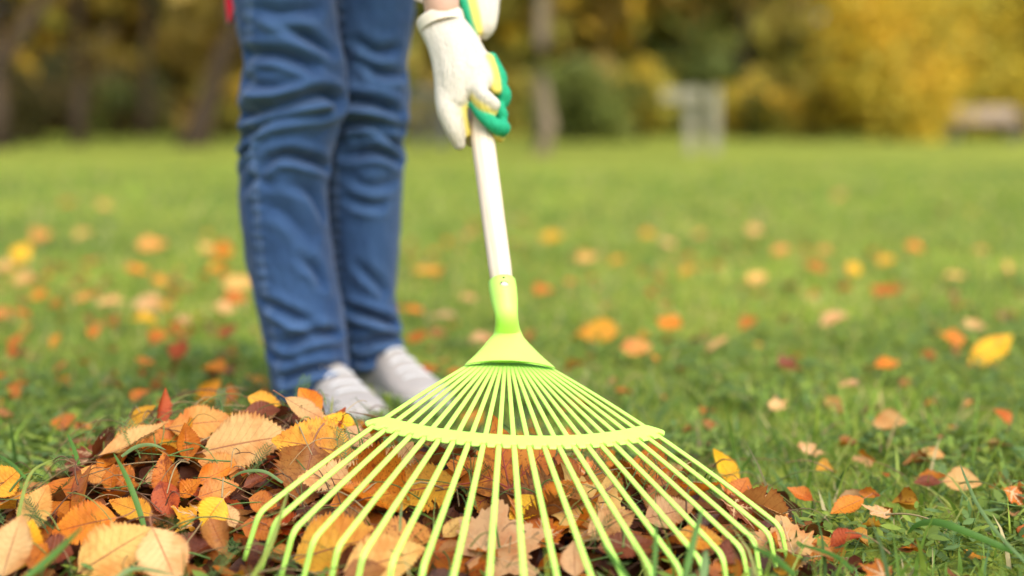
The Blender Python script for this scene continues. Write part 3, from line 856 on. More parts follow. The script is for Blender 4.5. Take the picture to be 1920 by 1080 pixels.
hero("wide tan lobed leaf spread below the middle tines", (868, 1050), (1040, 990), 1.0, 'pinkish tan', 42, 0, 0.010, clampL=(0.05, 0.16), kind='maple', spot=0.2, curl=-0.05, bend=-0.2)
hero("pale yellow lobed leaf right of the middle tines", (1140, 1015), (1052, 872), 0.85, 'pale yellow', 48, 5, 0.010, clampL=(0.05, 0.16), kind='maple', spot=0.2, curl=-0.05)
hero("yellow leaf between the middle tines", (1010, 930), (955, 975), 0.7, 'yellow', 42, 0, 0.012, spot=0.2)
hero("tan leaf crossing the right hand tines", (1098, 1005), (1192, 962), 0.62, 'tan', 45, 0, 0.014, spot=0.3)
hero("smooth tan leaf lying farther right under the tines", (1205, 975), (1302, 950), 0.65, 'pinkish tan', 45, 0, 0.014, spot=0.15)
hero("orange yellow leaf under the right tine bends", (1262, 1005), (1358, 1018), 0.55, 'golden', 45, 0, 0.016, spot=0.3)
hero("wide tan lobed leaf behind the right hand rake hooks", (1520, 1050), (1385, 996), 0.90, 'tan', 38, -4, 0.002, clampL=(0.05, 0.13), kind='maple', spot=0.15, curl=-0.05)
hero("crumpled dark brown leaf over the right hooks", (1345, 1050), (1400, 1022), 0.75, 'maroon', 55, 0, 0.030, spot=0.4, wave=0.06)
hero("upright yellow leaf curling beside the right end tine", (1385, 915), (1332, 842), 0.48, 'yellow', 65, 30, 0.030, spot=0.15, fold=0.4, bend=0.7, stalk=False)
hero("orange red leaf next to the upright yellow one", (1372, 948), (1402, 896), 0.75, 'rust', 55, 0, 0.018, spot=0.3)
hero("reddish brown leaf low under the right tines", (1115, 1030), (1225, 1018), 0.5, 'maroon', 40, 0, 0.012, spot=0.6, wave=0.05)
hero("rosy tan leaf at the bottom edge among the tines", (1078, 1085), (1076, 1015), 0.72, 'pinkish tan', 60, 0, 0.022, spot=0.25)
hero("curled tan leaf right of the end tine", (1412, 928), (1478, 965), 0.42, 'tan', 45, 10, 0.018, spot=0.4, curl=0.5)
hero("tan leaf behind the right end of the crossbar", (1290, 905), (1240, 870), 0.6, 'tan', 45, 0, 0.010, spot=0.4)
hero("dark rust leaf under the golden one below the rake", (700, 985), (610, 970), 0.6, 'brown', 40, 0, 0.004, spot=0.5)
hero("olive yellow leaf low among the middle tines", (830, 1010), (872, 970), 0.6, 'pale yellow', 40, 0, 0.010, spot=0.6)
hero("brown leaf rolled below the olive yellow one", (820, 1035), (872, 1020), 0.5, 'brown', 40, 0, 0.014, spot=0.4, curl=0.7)
hero("cream leaf just behind the left crossbar tines", (720, 900), (775, 830), 0.65, 'tan', 48, 0, 0.010, spot=0.2)
hero("orange leaf behind the first tines above the crossbar", (860, 815), (905, 770), 0.6, 'orange', 45, 0, 0.012, spot=0.4)
hero("slender yellow leaf tilted on the lawn at the far right", (1812, 690), (1894, 632), 0.36, 'yellow', 45, 10, 0.030, spot=0.15, fold=0.4, bend=0.4)
NEAR = len(LEAVES)

# --- leaves dotted over the lawn: (x, y, size in px, colour)
LAWN = [(1590, 948, 70, 'orange'), (1642, 958, 34, 'tan'), (1585, 1012, 60, 'red'), (1668, 794, 62, 'light orange'), (1522, 846, 58, 'tan'), (1803, 905, 66, 'cream'),
        (1742, 855, 58, 'light orange'), (1662, 546, 58, 'rust'), (1480, 688, 50, 'maroon'), (1664, 686, 50, 'orange'), (1592, 722, 40, 'pinkish tan'), (1122, 622, 76, 'golden'), (1192, 652, 56, 'light orange'),
        (1256, 609, 50, 'orange'), (1345, 646, 48, 'cream'), (1564, 600, 56, 'beige'), (1782, 632, 50, 'orange'), (1822, 610, 46, 'cream'), (1035, 446, 42, 'yellow'), (1100, 486, 40, 'light orange'),
        (802, 510, 66, 'golden'), (1020, 550, 46, 'rust'), (828, 592, 52, 'pinkish tan'), (783, 632, 42, 'rust'), (902, 638, 44, 'pinkish tan'), (1572, 367, 26, 'pale yellow'), (1250, 455, 36, 'cream'),
        (1290, 512, 38, 'golden'), (1410, 432, 36, 'light orange'), (1465, 472, 36, 'light orange'), (1530, 502, 44, 'rust'), (1600, 505, 44, 'yellow'), (1661, 490, 34, 'yellow'), (1716, 466, 38, 'orange'),
        (1420, 522, 44, 'light orange'), (1790, 520, 40, 'pale yellow'), (1545, 470, 30, 'light orange'), (1310, 440, 30, 'pale yellow'), (1215, 440, 28, 'golden'), (1405, 610, 40, 'rust'), (120, 383, 32, 'orange'),
        (283, 462, 64, 'light orange'), (256, 510, 46, 'orange'), (40, 476, 52, 'yellow'), (46, 526, 48, 'cream'), (78, 446, 46, 'light orange'), (158, 440, 46, 'pale yellow'), (446, 532, 62, 'light orange'),
        (441, 560, 44, 'rust'), (386, 466, 40, 'light orange'), (418, 472, 42, 'orange'), (404, 500, 34, 'golden'), (158, 562, 46, 'light orange'), (214, 568, 56, 'cream'), (275, 568, 56, 'beige'), (268, 600, 48, 'yellow'),
        (296, 632, 48, 'orange'), (336, 658, 48, 'red'), (120, 790, 80, 'rust'), (160, 806, 46, 'orange'), (402, 696, 54, 'orange'), (482, 712, 46, 'golden'), (266, 742, 56, 'rust'), (196, 386, 30, 'light orange'),
        (10, 500, 42, 'light orange'), (4, 590, 46, 'light orange'), (176, 622, 36, 'orange'), (106, 640, 40, 'golden'), (40, 590, 36, 'rust'), (430, 622, 46, 'red'), (170, 490, 40, 'rust'), (350, 600, 36, 'tan'),
        (420, 580, 40, 'cream'), (300, 530, 34, 'golden'), (30, 640, 40, 'rust'), (70, 555, 38, 'orange'), (275, 680, 40, 'orange'), (1500, 930, 50, 'rust'), (1330, 800, 34, 'brown'), (1460, 760, 34, 'tan'),
        (1880, 780, 40, 'rust'), (1700, 720, 36, 'brown'), (1545, 1040, 50, 'brown'), (1740, 905, 44, 'maroon'), (880, 560, 34, 'tan'), (770, 580, 44, 'orange'), (850, 700, 40, 'rust'), (805, 690, 40, 'rust'),
        (1905, 935, 46, 'rust'), (1840, 470, 28, 'light orange'), (1890, 500, 30, 'light orange'), (1640, 1072, 50, 'rust'), (885, 440, 28, 'tan'), (1160, 490, 34, 'golden'), (1075, 530, 30, 'rust')]
def side_word(px, py):
    far = "far off" if py < 470 else ("midway" if py < 620 else "close by")
    if px < 450: side = "on the grass left of the jeans"
    elif px < 915: side = "on the grass between the jeans and the rake handle"
    else: side = "on the grass right of the rake handle"
    return far, side
CWORD = {'rust': 'rust coloured', 'maroon': 'dark maroon', 'red': 'red', 'light orange': 'light orange'}
r = np.random.default_rng(200)
for (px, py, size, hue) in LAWN:
    if hue == 'light orange' and r.random() < 0.6: hue = 'pale yellow' if r.random() < 0.5 else 'cream'
    P = surf(px, py, 0.036 if py < 800 else 0.026)
    L = max(0.035, min(size / FPX * P[1] * 1.12, 0.105))
    az = r.uniform(0, 6.28); ti = r.uniform(0.15, 0.75)
    n = np.array([r.normal() * 0.25, -math.sin(ti), math.cos(ti)]); n /= np.linalg.norm(n)
    yv = np.array([math.cos(az), math.sin(az) * 0.4, 0]); yv -= n * np.dot(yv, n); yv /= np.linalg.norm(yv)
    far, side = side_word(px, py)
    sz = "large" if size >= 55 else ("small" if size < 42 else "middling")
    put_leaf(f"{sz} {CWORD.get(hue, hue)} leaf {far} {side}", basis(P, np.cross(yv, n), yv, n), L, L * r.uniform(0.48, 0.80), hue, r.uniform(0.1, 0.5),
             'maple' if r.random() < 0.25 else 'elm', r.uniform(0, 0.5), r.uniform(-0.6, 0.9), r.uniform(-0.1, 0.4), r.uniform(0.01, 0.06), seed=3000 + len(LEAVES), hires=py > 780,
             group="leaves dotted over the lawn")

# --- fillers within the heap
r = np.random.default_rng(210)
fill = 0
while fill < 110:
    x, y = r.uniform(-0.66, 0.30), r.uniform(1.36, 2.02)
    h = float(pile(np.array(x), np.array(y)))
    if h < 0.016 or r.random() > 0.25 + h / 0.08: continue
    e = 0.01
    gxn = (pile(np.array(x + e), np.array(y)) - pile(np.array(x - e), np.array(y))) / (2 * e)
    gyn = (pile(np.array(x), np.array(y + e)) - pile(np.array(x), np.array(y - e))) / (2 * e)
    n = np.array([-gxn + r.normal() * 0.35, -gyn - 0.15 + r.normal() * 0.35, 1.0]); n /= np.linalg.norm(n)
    az = r.uniform(0, 6.28); yv = np.array([math.cos(az), math.sin(az), 0.0]); yv -= n * np.dot(yv, n); yv /= np.linalg.norm(yv)
    hue = ['rust', 'brown', 'orange', 'light orange', 'tan', 'dark brown', 'golden', 'red', 'maroon'][r.choice(9, p=[.19, .12, .18, .10, .09, .08, .15, .05, .04])]
    P = np.array([x, y, soil(np.array(x), np.array(y)) + h + r.uniform(-0.010, 0.006) - (0.014 if y > 1.72 else 0.0)])
    L = r.uniform(0.065, 0.112)
    zone = ("on the left slope of the heap" if x < -0.42 else "on the back of the heap near the shoes" if y > 1.8 and x < -0.12 else "on the front of the heap left of the tines" if x < -0.2
            else "under the left tines" if x < -0.05 else "under the middle tines" if x < 0.08 else "under the right tines")
    mp_ = r.random() < 0.22
    put_leaf(f"{CWORD.get(hue, hue)} {'lobed' if mp_ else 'toothed'} leaf half buried {zone}", basis(P, np.cross(yv, n), yv, n), L, L * r.uniform(0.34, 0.8), hue, r.uniform(0.2, 1.0),
             'maple' if mp_ else 'elm', r.uniform(0, 0.7), r.uniform(-0.9, 1.2), r.uniform(-0.2, 0.9), r.uniform(0.02, 0.10), seed=5000 + fill, hires=True, group="leaves buried in the heap", stalk=fill % 2 == 0)
    fill += 1

# --- the crushed leaf litter that fills the heap
Vs, Fs, Us, Cs, off = [], [], [], [], 0
r = np.random.default_rng(220); cnt = 0
while cnt < 1500:
    x, y = r.uniform(-0.75, 0.40), r.uniform(1.28, 2.1)
    h = float(pile(np.array(x), np.array(y)))
    if h < 0.007 or r.random() > 0.2 + h / 0.05: continue
    L = r.uniform(0.03, 0.065)
    v, f, uv, _ = elm_shape(L, L * r.uniform(0.4, 0.75), r.uniform(0, 0.6), r.uniform(-1, 1.2), r.uniform(-0.2, 0.8), 0.05, int(r.integers(1e6)), 5, 5, 0.14)
    n = np.array([r.normal() * 0.5, r.normal() * 0.5 - 0.2, 1.0]); n /= np.linalg.norm(n)
    az = r.uniform(0, 6.28); yv = np.array([math.cos(az), math.sin(az), 0.0]); yv -= n * np.dot(yv, n); yv /= np.linalg.norm(yv)
    P = np.array([x, y, float(soil(np.array(x), np.array(y))) + h * r.random() ** 0.45 - 0.006])
    v = v @ np.stack([np.cross(yv, n), yv, n]) + P
    hue = ['dark brown', 'brown', 'rust', 'maroon', 'orange', 'tan', 'light orange'][r.choice(7, p=[.40, .24, .17, .08, .07, .02, .02])]
    c = np.array([*(np.array(HUE[hue]) * r.uniform(0.4, 0.9)), r.uniform(0.3, 1)])
    Vs.append(v); Fs.append(f + off); Us.append(uv); Cs.append(np.tile(c, (len(v), 1))); off += len(v); cnt += 1
tag(link("leaf_litter", mesh("leaf_litter", np.vstack(Vs), np.vstack(Fs), np.vstack(Us), np.vstack(Cs)), M['litter']),
    "crushed brown leaf litter filling the raked heap", "leaf litter", kind="stuff")

# --- crumbs and small torn leaves caught in the grass
Vs, Fs, Us, Cs, off = [], [], [], [], 0
r = np.random.default_rng(230); cnt = 0
while cnt < 620:
    y = 1.4 + 6.0 * r.random() ** 1.7; x = r.uniform(-0.40, 0.42) * y
    dens = 0.20 + 0.60 * (x < -0.16 * y) * (y < 4.5) + 0.5 * float(vnoise(np.array(x * 2.2), np.array(y * 1.6), 71))
    if r.random() > dens or pile(np.array(x), np.array(y)) > 0.02: continue
    L = r.uniform(0.016, 0.045)
    v, f, uv, _ = elm_shape(L, L * r.uniform(0.4, 0.8), r.uniform(0, 0.7), r.uniform(-1, 1.4), r.uniform(-0.2, 0.9), 0.08, int(r.integers(1e6)), 5, 5, 0.14)
    n = np.array([r.normal() * 0.5, r.normal() * 0.5 - 0.2, 1.0]); n /= np.linalg.norm(n)
    az = r.uniform(0, 6.28); yv = np.array([math.cos(az), math.sin(az), 0.0]); yv -= n * np.dot(yv, n); yv /= np.linalg.norm(yv)
    v = v @ np.stack([np.cross(yv, n), yv, n]) + np.array([x, y, float(soil(np.array(x), np.array(y))) + r.uniform(0.008, 0.030)])
    hue = ['brown', 'rust', 'orange', 'golden', 'tan', 'light orange', 'dark brown'][r.choice(7, p=[.2, .2, .18, .14, .12, .10, .06])]
    c = np.array([*(np.array(HUE[hue]) * r.uniform(0.6, 1.0)), r.uniform(0.3, 1)])
    Vs.append(v); Fs.append(f + off); Us.append(uv); Cs.append(np.tile(c, (len(v), 1))); off += len(v); cnt += 1
tag(link("leaf_crumbs", mesh("leaf_crumbs", np.vstack(Vs), np.vstack(Fs), np.vstack(Us), np.vstack(Cs)), M['litter']),
    "small torn leaf crumbs caught in the lawn grass", "leaf litter", kind="stuff")

# ------------------------------------------------------------------ the rake
def rotv(v):
    v = np.array(v); t = np.linalg.norm(v); k = v / t
    K = np.array([[0, -k[2], k[1]], [k[2], 0, -k[0]], [-k[1], k[0], 0]])
    return np.eye(3) + math.sin(t) * K + (1 - math.cos(t)) * K @ K
APEX = np.array([-0.0068, 1.7334, 0.2040]); RR = rotv((0.3018, 0.0651, 0.0831))
EU, EV, EW = RR @ [1, 0, 0], RR @ [0, -1, 0], RR @ [0, 0, 1]
TH, RBAR, RBEND, CB, HOOK, HANG, CUP, SQ = 0.7051, 0.2374, 0.4032, 0.0301, 0.0492, 1.1545, -0.5537, 0.1862
def head(u, v, w=0.0):
    u, v = np.asarray(u, float), np.asarray(v, float)
    ww = -CB * (u * u + v * v) + CUP * u * u + w
    return APEX + u[..., None] * EU + v[..., None] * EV + ww[..., None] * EW
rake = empty("leaf_rake", APEX)
tag(rake, "lime green fan rake with a pale wooden handle standing on the leaf heap", "rake")
RI = Matrix.Translation(-Vector(APEX))
def rpart(name, V, Fc, mat, smooth=True):
    return link(name, mesh(name, np.asarray(V) - APEX, Fc), mat, rake, smooth)
r = np.random.default_rng(300)
angs = TH * (2 * np.arange(22) / 21 - 1)
for i, th in enumerate(angs):
    rb = RBEND * (1 + SQ * (1 - abs(th / TH)))
    v0 = 0.046 / math.cos(th)
    rs = np.concatenate([[v0], np.linspace(0.085, rb - 0.010, 14)])
    P = head(rs * math.sin(th), rs * math.cos(th))
    bendp = head(np.array(rb * math.sin(th)), np.array(rb * math.cos(th)))
    dirr = EU * math.sin(th) + EV * math.cos(th)
    hk = bendp + (dirr * math.cos(HANG) - EW * math.sin(HANG)) * HOOK
    p0 = P[-1]; p2 = bendp + (hk - bendp) * 0.20
    q = np.linspace(0, 1, 7)[1:, None]
    arc = (1 - q) ** 2 * p0 + 2 * q * (1 - q) * bendp + q * q * p2
    P = np.vstack([P, arc, p2 + (hk - p2) * np.linspace(0.25, 1, 4)[:, None]])
    P += EU * (r.normal(0, 0.0014) * np.linspace(0, 1, len(P)) ** 2)[:, None] + EW * (r.normal(0, 0.0012) * np.linspace(0, 1, len(P)) ** 2)[:, None]
    wid = np.interp(np.arange(len(P)), [0, 3, 7, 15, len(P) - 1], [0.0021, 0.0025, 0.0029, 0.0029, 0.0026])
    V, Fc = tube(P, wid, 14, True, 0.0014, ref=EW, power=0.55)
    rpart("tine", V, Fc, M['lime'])
# crossbar with a notch over every tine
m = 22 * 14; e = 1.062
ta = np.linspace(-TH * e, TH * e, m)
dist = np.min(np.abs(ta[:, None] - angs[None]), 1) / (angs[1] - angs[0])
notch = np.clip((0.26 - dist) / 0.08, 0, 1)
rout = RBAR + 0.0040 - 0.0062 * notch
fin = np.clip((np.abs(ta) / TH - 0.97) / (e - 0.97), 0, 1)
rin = RBAR - 0.0215 + 0.0165 * fin ** 2.0
rout = rout - 0.004 * fin ** 3
cols = np.array([0, 0.05, 0.15, 0.5, 0.85, 0.95, 1.0]); drop = np.array([-0.0016, -0.0004, 0, 0.0003, 0, -0.0004, -0.0016])
rr_ = rin[:, None] + (rout - rin)[:, None] * cols[None]
U_, V_ = rr_ * np.sin(ta)[:, None], rr_ * np.cos(ta)[:, None]
topv = head(U_, V_, 0.0036 + drop[None] + 0 * U_).reshape(-1, 3)
botv = head(U_, V_, 0.0012 + 0 * U_).reshape(-1, 3)
nc = len(cols); gf = grid_faces(m, nc)
side = []
for k in range(m - 1):
    for c_ in (0, nc - 1):
        side.append([k * nc + c_, (k + 1) * nc + c_, m * nc + (k + 1) * nc + c_, m * nc + k * nc + c_])
for k in (0, m - 1):
    for c_ in range(nc - 1):
        side.append([k * nc + c_, k * nc + c_ + 1, m * nc + k * nc + c_ + 1, m * nc + k * nc + c_])
Vb = np.vstack([topv, botv])
cb = rpart("crossbar", Vb, gf.tolist() + (gf[:, ::-1] + m * nc).tolist() + side, M['lime'], False)
# socket flaring into the fan plate
STOP, HB = at(941, 529, 1.757), at(905, 262, 1.87)
HD = (HB - STOP) / np.linalg.norm(HB - STOP)
cl = spline([STOP, STOP - HD * 0.026, STOP - HD * 0.047 - EV * 0.001, head(np.array(0.0), np.array(0.002), 0.0150), head(np.array(0.0), np.array(0.022), 0.0088),
             head(np.array(0.0), np.array(0.043), 0.0050), head(np.array(0.0), np.array(0.0625), 0.0026)], 49)
kx = np.linspace(0, 6, 49)
aw = np.interp(kx, [0, 0.12, 1, 1.8, 2.3, 2.7, 3, 3.4, 4, 5, 6], [0.0158, 0.0168, 0.0158, 0.0136, 0.0133, 0.0145, 0.0165, 0.0205, 0.0275, 0.0400, 0.0530])
aw = np.convolve(np.pad(aw, 2, mode='edge'), np.ones(5) / 5, 'valid')
bw = np.interp(kx, [0, 1, 2, 3, 4, 5, 6], [0.0165, 0.0155, 0.0105, 0.0075, 0.0055, 0.0038, 0.0018])
T = np.gradient(cl, axis=0); T /= np.linalg.norm(T, axis=1)[:, None]
N_ = np.cross(T, EU); N_ /= np.linalg.norm(N_, axis=1)[:, None]; A_ = np.cross(N_, T)
if np.dot(N_[-1], EW) < 0: N_ = -N_
ns_ = 48; t = np.arange(ns_) * 2 * math.pi / ns_
V = []
for k in range(49):
    f = np.clip((kx[k] - 2.6) / 2.2, 0, 1); f = f * f * (3 - 2 * f)
    ct, st = np.cos(t), np.sin(t)
    # lower face of the plate is hollow: a thin domed shell
    b = np.where(st >= 0, bw[k] * np.abs(st) ** (1 - 0.25 * f), -bw[k] * (1 - 0.75 * f) * np.abs(st))
    a = aw[k] * np.sign(ct) * np.abs(ct) ** (1 - 0.35 * f)
    arch = f * 0.004 * (1 - (a / aw[k]) ** 2)
    back = (kx[k] > 5) * (kx[k] - 5) * -0.004 * (1 - (a / aw[k]) ** 2)
    P = cl[k] + A_[k] * a[:, None] + N_[k] * (b + arch)[:, None] + T[k] * back[:, None]
    V.append(P)
V = np.vstack(V)
rim_in = cl[0] + (V[:ns_] - cl[0]) * 0.86
V = np.vstack([V, rim_in, rim_in - HD * 0.015])
Fc = grid_faces(49, ns_, True).tolist()
o49 = 49 * ns_
for i in range(ns_):
    j = (i + 1) % ns_
    Fc.append([i, o49 + i, o49 + j, j]); Fc.append([o49 + i, o49 + ns_ + i, o49 + ns_ + j, o49 + j])
Fc.append([48 * ns_ + i for i in range(ns_)][::-1])
rpart("socket", V, Fc, M['lime'])
# screw hole and small vent hole on the socket front
def disc(c, n, ax, rx, ry, th):
    n = n / np.linalg.norm(n); ax = ax - n * np.dot(ax, n); ax /= np.linalg.norm(ax); by = np.cross(n, ax)
    tt = np.arange(24) * 2 * math.pi / 24
    ring = c + ax * (rx * np.cos(tt))[:, None] + by * (ry * np.sin(tt))[:, None]
    V = np.vstack([ring, ring + n * th]); F2 = [[i, (i + 1) % 24, 24 + (i + 1) % 24, 24 + i] for i in range(24)]
    return V, F2 + [list(range(24, 48)), list(range(24))[::-1]]
def front_of(k):
    return cl[k] + N_[k] * bw[k]
rpart("screw_hole", *disc(front_of(4) - N_[4] * 0.0008, N_[4], EU, 0.0044, 0.0030, 0.0011), M['handle'])
rpart("hole_rim", *disc(front_of(4) - N_[4] * 0.0008 + HD * 0.0012, N_[4], EU, 0.0049, 0.0031, 0.0009), M['dark_hole'])
rpart("vent_hole", *disc(front_of(1) - N_[1] * 0.0004 - HD * 0.001, N_[1], EU, 0.0017, 0.0010, 0.0008), M['dark_hole'])
# the wooden handle
hl = np.linspace(-0.018, 1.12, 30)
V, Fc = tube(STOP + HD * hl[:, None], np.interp(hl, [-0.018, 0.0, 0.25, 1.10, 1.12], [0.0128, 0.0136, 0.0150, 0.0150, 0.010]), 28)
hob = link("handle", mesh("handle", V, Fc), M['handle'], rake)
# put the grain along the handle: rebuild in its own frame
hq = Vector(HD).to_track_quat('Z', 'Y').to_matrix().to_4x4(); hq.translation = Vector(STOP)
hob.data.transform(hq.inverted())
hob.matrix_parent_inverse = Matrix.Identity(4)
hob.matrix_basis = RI @ hq

# ------------------------------------------------------------------ the person raking
def atY(px, py, Y):
    d = ray(px, py); return CC + d * (Y / d[1])

M['skin'] = simple("skin", (0.62, 0.36, 0.25), 0.5, 60, 0.15)
M['shoe'] = simple("off_white_leather", (0.42, 0.375, 0.325), 0.6, 26, 0.18, 0.3, 0.25, 0.004)
M['sole'] = simple("white_rubber", (0.50, 0.47, 0.43), 0.6, 30, 0.12)
M['lace'] = simple("white_lace", (0.78, 0.77, 0.74), 0.8, 80, 0.15)
M['jacket'] = simple("red_cloth", (0.80, 0.014, 0.035), 0.8, 40, 0.25, 0.2)
M['cuff'] = simple("cream_cloth", (0.68, 0.60, 0.45), 0.9, 60, 0.2, 0.2)
M['hair'] = simple("brown_hair", (0.09, 0.045, 0.022), 0.5, 90, 0.4)

def denim_material():
    t = NT("denim")
    a = t.n("ShaderNodeAttribute", attribute_name="Col")
    tc = t.n("ShaderNodeTexCoord"); ob = tc.outputs["Object"]
    mp = t.n("ShaderNodeMapping"); mp.inputs["Scale"].default_value = (900, 900, 160); t.l(ob, mp.inputs[0])
    twill = t.noise(mp.outputs[0], 1.0, 3, 0.6); blot = t.noise(ob, 14, 4)
    c = t.mix(t.math('MULTIPLY', t.ramp(twill, (0.42, 0.75)), 0.40), a.outputs["Color"], (0.06, 0.135, 0.27))
    c = t.mix(t.math('MULTIPLY', t.ramp(blot, (0.35, 0.7)), 0.35), c, t.mix(1.0, c, (0.6, 0.66, 0.74), 'MULTIPLY'))
    t.l(c, t.b.inputs["Base Color"]); t.b.inputs["Roughness"].default_value = 0.85
    t.b.inputs["Specular IOR Level"].default_value = 0.2
    t.b.inputs["Sheen Weight"].default_value = 0.15
    t.bump(twill, 0.25, 0.0008)
    return t.m
M['denim'] = denim_material()

def glove_material():
    t = NT("knit_glove")
    a = t.n("ShaderNodeAttribute", attribute_name="Col")
    tc = t.n("ShaderNodeTexCoord"); mp = t.n("ShaderNodeMapping"); mp.inputs["Scale"].default_value = (420, 420, 90)
    t.l(tc.outputs["Object"], mp.inputs[0]); k = t.noise(mp.outputs[0], 1.0, 2)
    c = t.mix(t.math('MULTIPLY', k, 0.6), a.outputs["Color"], t.mix(1.0, a.outputs["Color"], (0.7, 0.68, 0.6), 'MULTIPLY'))
    t.l(c, t.b.inputs["Base Color"]); t.b.inputs["Roughness"].default_value = 0.75
    t.b.inputs["Specular IOR Level"].default_value = 0.25
    t.bump(k, 0.9, 0.0025)
    return t.m
M['glove'] = glove_material()

person = empty("person", (-0.28, 2.38, 0.0))
tag(person, "person in blue jeans and white shoes, gloved hands holding the rake", "person")
PO = np.array([-0.28, 2.38, 0.0])
def ppart(name, me, mat, smooth=True, parent=person):
    me.transform(Matrix.Translation(-Vector(PO)))
    return link(name, me, mat, parent, smooth)

def leg(rows, Y0, Y1, hip, folds, seam, hem_tilt, seed, dr=1.12):
    rows = np.array(rows, float)
    nz, na = 380, 168
    yp = np.linspace(rows[0, 0], rows[-1, 0], nz)
    Lx, Rx = np.interp(yp, rows[:, 0], rows[:, 1]), np.interp(yp, rows[:, 0], rows[:, 2])
    ker = np.hanning(15); ker /= ker.sum()
    sm = lambda q: np.convolve(np.pad(q, 7, mode='edge'), ker, 'valid')
    Lx, Rx = sm(Lx), sm(Rx)
    Yd = np.interp(yp, [-60, 740], [Y1, Y0])
    cx = (Lx + Rx) / 2
    C = np.array([atY(cx[k], yp[k], Yd[k]) for k in range(nz)])
    hw = (Rx - Lx) / 2 / FPX * Yd
    ph = np.linspace(-math.pi, math.pi, na, endpoint=False)
    PH, ZZ = np.meshgrid(ph, C[:, 2]); HWm = hw[:, None] + 0 * PH
    disp = 0.0016 * vnoise(PH * 3 + seed, ZZ * 24, seed) + 0.0010 * vnoise(PH * 8 + seed, ZZ * 60, seed + 1)
    cylw = float(np.mean(hw))
    arcm = PH * cylw
    wear = np.zeros_like(PH)
    kn = np.exp(-((ZZ - 0.475) / 0.09) ** 2) + 0.9 * np.exp(-((ZZ - 0.11) / 0.06) ** 2) + 0.10
    sl = 0.035 * np.sin(PH * 1.3 + seed)
    rid = 1 - np.abs(vnoise(PH * 1.5 + seed * 3, (ZZ + sl) * 30, seed + 7)); rid2 = 1 - np.abs(vnoise(PH * 2.6 + seed, (ZZ - sl) * 58, seed + 8))
    disp += kn * (0.0024 * (rid ** 3 - 0.35) + 0.0014 * (rid2 ** 3 - 0.35))
    wear += 0.35 * kn * rid ** 6
    def to_uv(pts):
        out = []
        for (x, y) in pts:
            k = int(np.clip(np.searchsorted(yp, y), 0, nz - 1))
            sn = np.clip((x - cx[k]) / ((Rx[k] - Lx[k]) / 2), -0.98, 0.98)
            out.append((math.asin(sn) * cylw, C[k, 2]))
        return np.array(out)
    for pts, amp, wd in folds:
        Q = spline(to_uv(pts), 24)
        d2 = np.full(PH.shape, 9.0); sg = np.zeros(PH.shape); al = np.zeros(PH.shape)
        for k in range(len(Q) - 1):
            a, b = Q[k], Q[k + 1]; ab = b - a; l2 = ab @ ab + 1e-12
            u = np.clip(((arcm - a[0]) * ab[0] + (ZZ - a[1]) * ab[1]) / l2, 0, 1)
            dx, dz = arcm - a[0] - u * ab[0], ZZ - a[1] - u * ab[1]
            dd = np.hypot(dx, dz); m_ = dd < d2
            d2 = np.where(m_, dd, d2); sg = np.where(m_, dz, sg); al = np.where(m_, (k + u) / (len(Q) - 1), al)
        tap = np.sin(math.pi * np.clip(al * 0.86 + 0.07, 0, 1)) ** 0.6
        wd = wd * 0.80; g = np.exp(-(d2 / wd) ** 1.35)
        low = np.exp(-((d2 - 1.9 * wd) / (1.1 * wd)) ** 2) * (sg < 0)
        hi = np.exp(-((d2 - 2.2 * wd) / (1.3 * wd)) ** 2) * (sg >= 0)
        disp += tap * amp * 1.85 * (-1.0 * g + 0.75 * low + 0.45 * hi)
        wear += tap * (0.8 * low + 0.4 * hi) * min(1.0, amp / 0.006)
    disp = np.where(disp < -0.012, -0.012 - 0.008 * (1 - np.exp(-(-0.012 - disp) / 0.008)), disp)
    # outer seam, puckered
    S = spline(to_uv(seam), 60)
    o_ = np.argsort(S[:, 1]); sx = np.interp(ZZ, S[o_, 1], S[o_, 0])
    inr = (ZZ > S[:, 1].min()) & (ZZ < S[:, 1].max() + 0.3)
    ds = np.abs(arcm - sx)
    disp += inr * (0.0012 * np.exp(-(ds / 0.0035) ** 2) + 0.0013 * np.exp(-((ds - 0.006) / 0.006) ** 2) * np.sin(ZZ * 330 + 3 * vnoise(ZZ * 40, ds * 0, 5)))
    stitch = inr * np.exp(-((ds - 0.0042) / 0.0012) ** 2) * (np.sin(ZZ * 1400) > -0.3)
    puck = inr * np.exp(-(ds / 0.009) ** 2) * (0.5 + 0.5 * np.sin(ZZ * 330))
    fade = np.clip((ZZ - C[-1, 2]) / 0.01, 0, 1)
    P = C[:, None] + np.stack([(HWm + disp) * np.sin(PH), -(HWm * dr + disp) * np.cos(PH), np.zeros_like(PH)], -1)
    low = np.clip(1 - (ZZ - C[-1, 2]) / 0.10, 0, 1)
    P[..., 2] += low * hem_tilt * (P[..., 0] - C[:, None, 0])
    # hem turned in, and the top carried up to the hip
    inner = [P[-1] * 0.0 + C[-1] + (P[-1] - C[-1]) * np.array([f, f, 1.0]) + np.array([0, 0, dz]) for f, dz in ((0.985, -0.0015), (0.95, 0.0), (0.93, 0.03))]
    tops = []
    for q in np.linspace(0, 1, 12, endpoint=False):
        c = np.array(hip) * (1 - q) + C[0] * q; rad = 0.105 * (1 - q) + hw[0] * q
        tops.append(np.stack([c[0] + rad * np.sin(ph), c[1] - rad * dr * np.cos(ph), c[2] + 0 * ph], -1))
    Pall = np.concatenate([np.array(tops), P, np.array(inner)])
    base = np.array([0.011, 0.036, 0.100])
    w = np.clip(0.38 * wear + 0.35 * puck + 0.16 * np.exp(-(PH / 0.9) ** 2) + 0.10 * vnoise(PH * 2, ZZ * 9, seed + 4) + 0.05, 0, 0.8)  # ridge wear and puckers, pushed for contrast; front painted as if lit, sides darker
    cc = base + (np.array([0.080, 0.155, 0.285]) - base) * w[..., None]
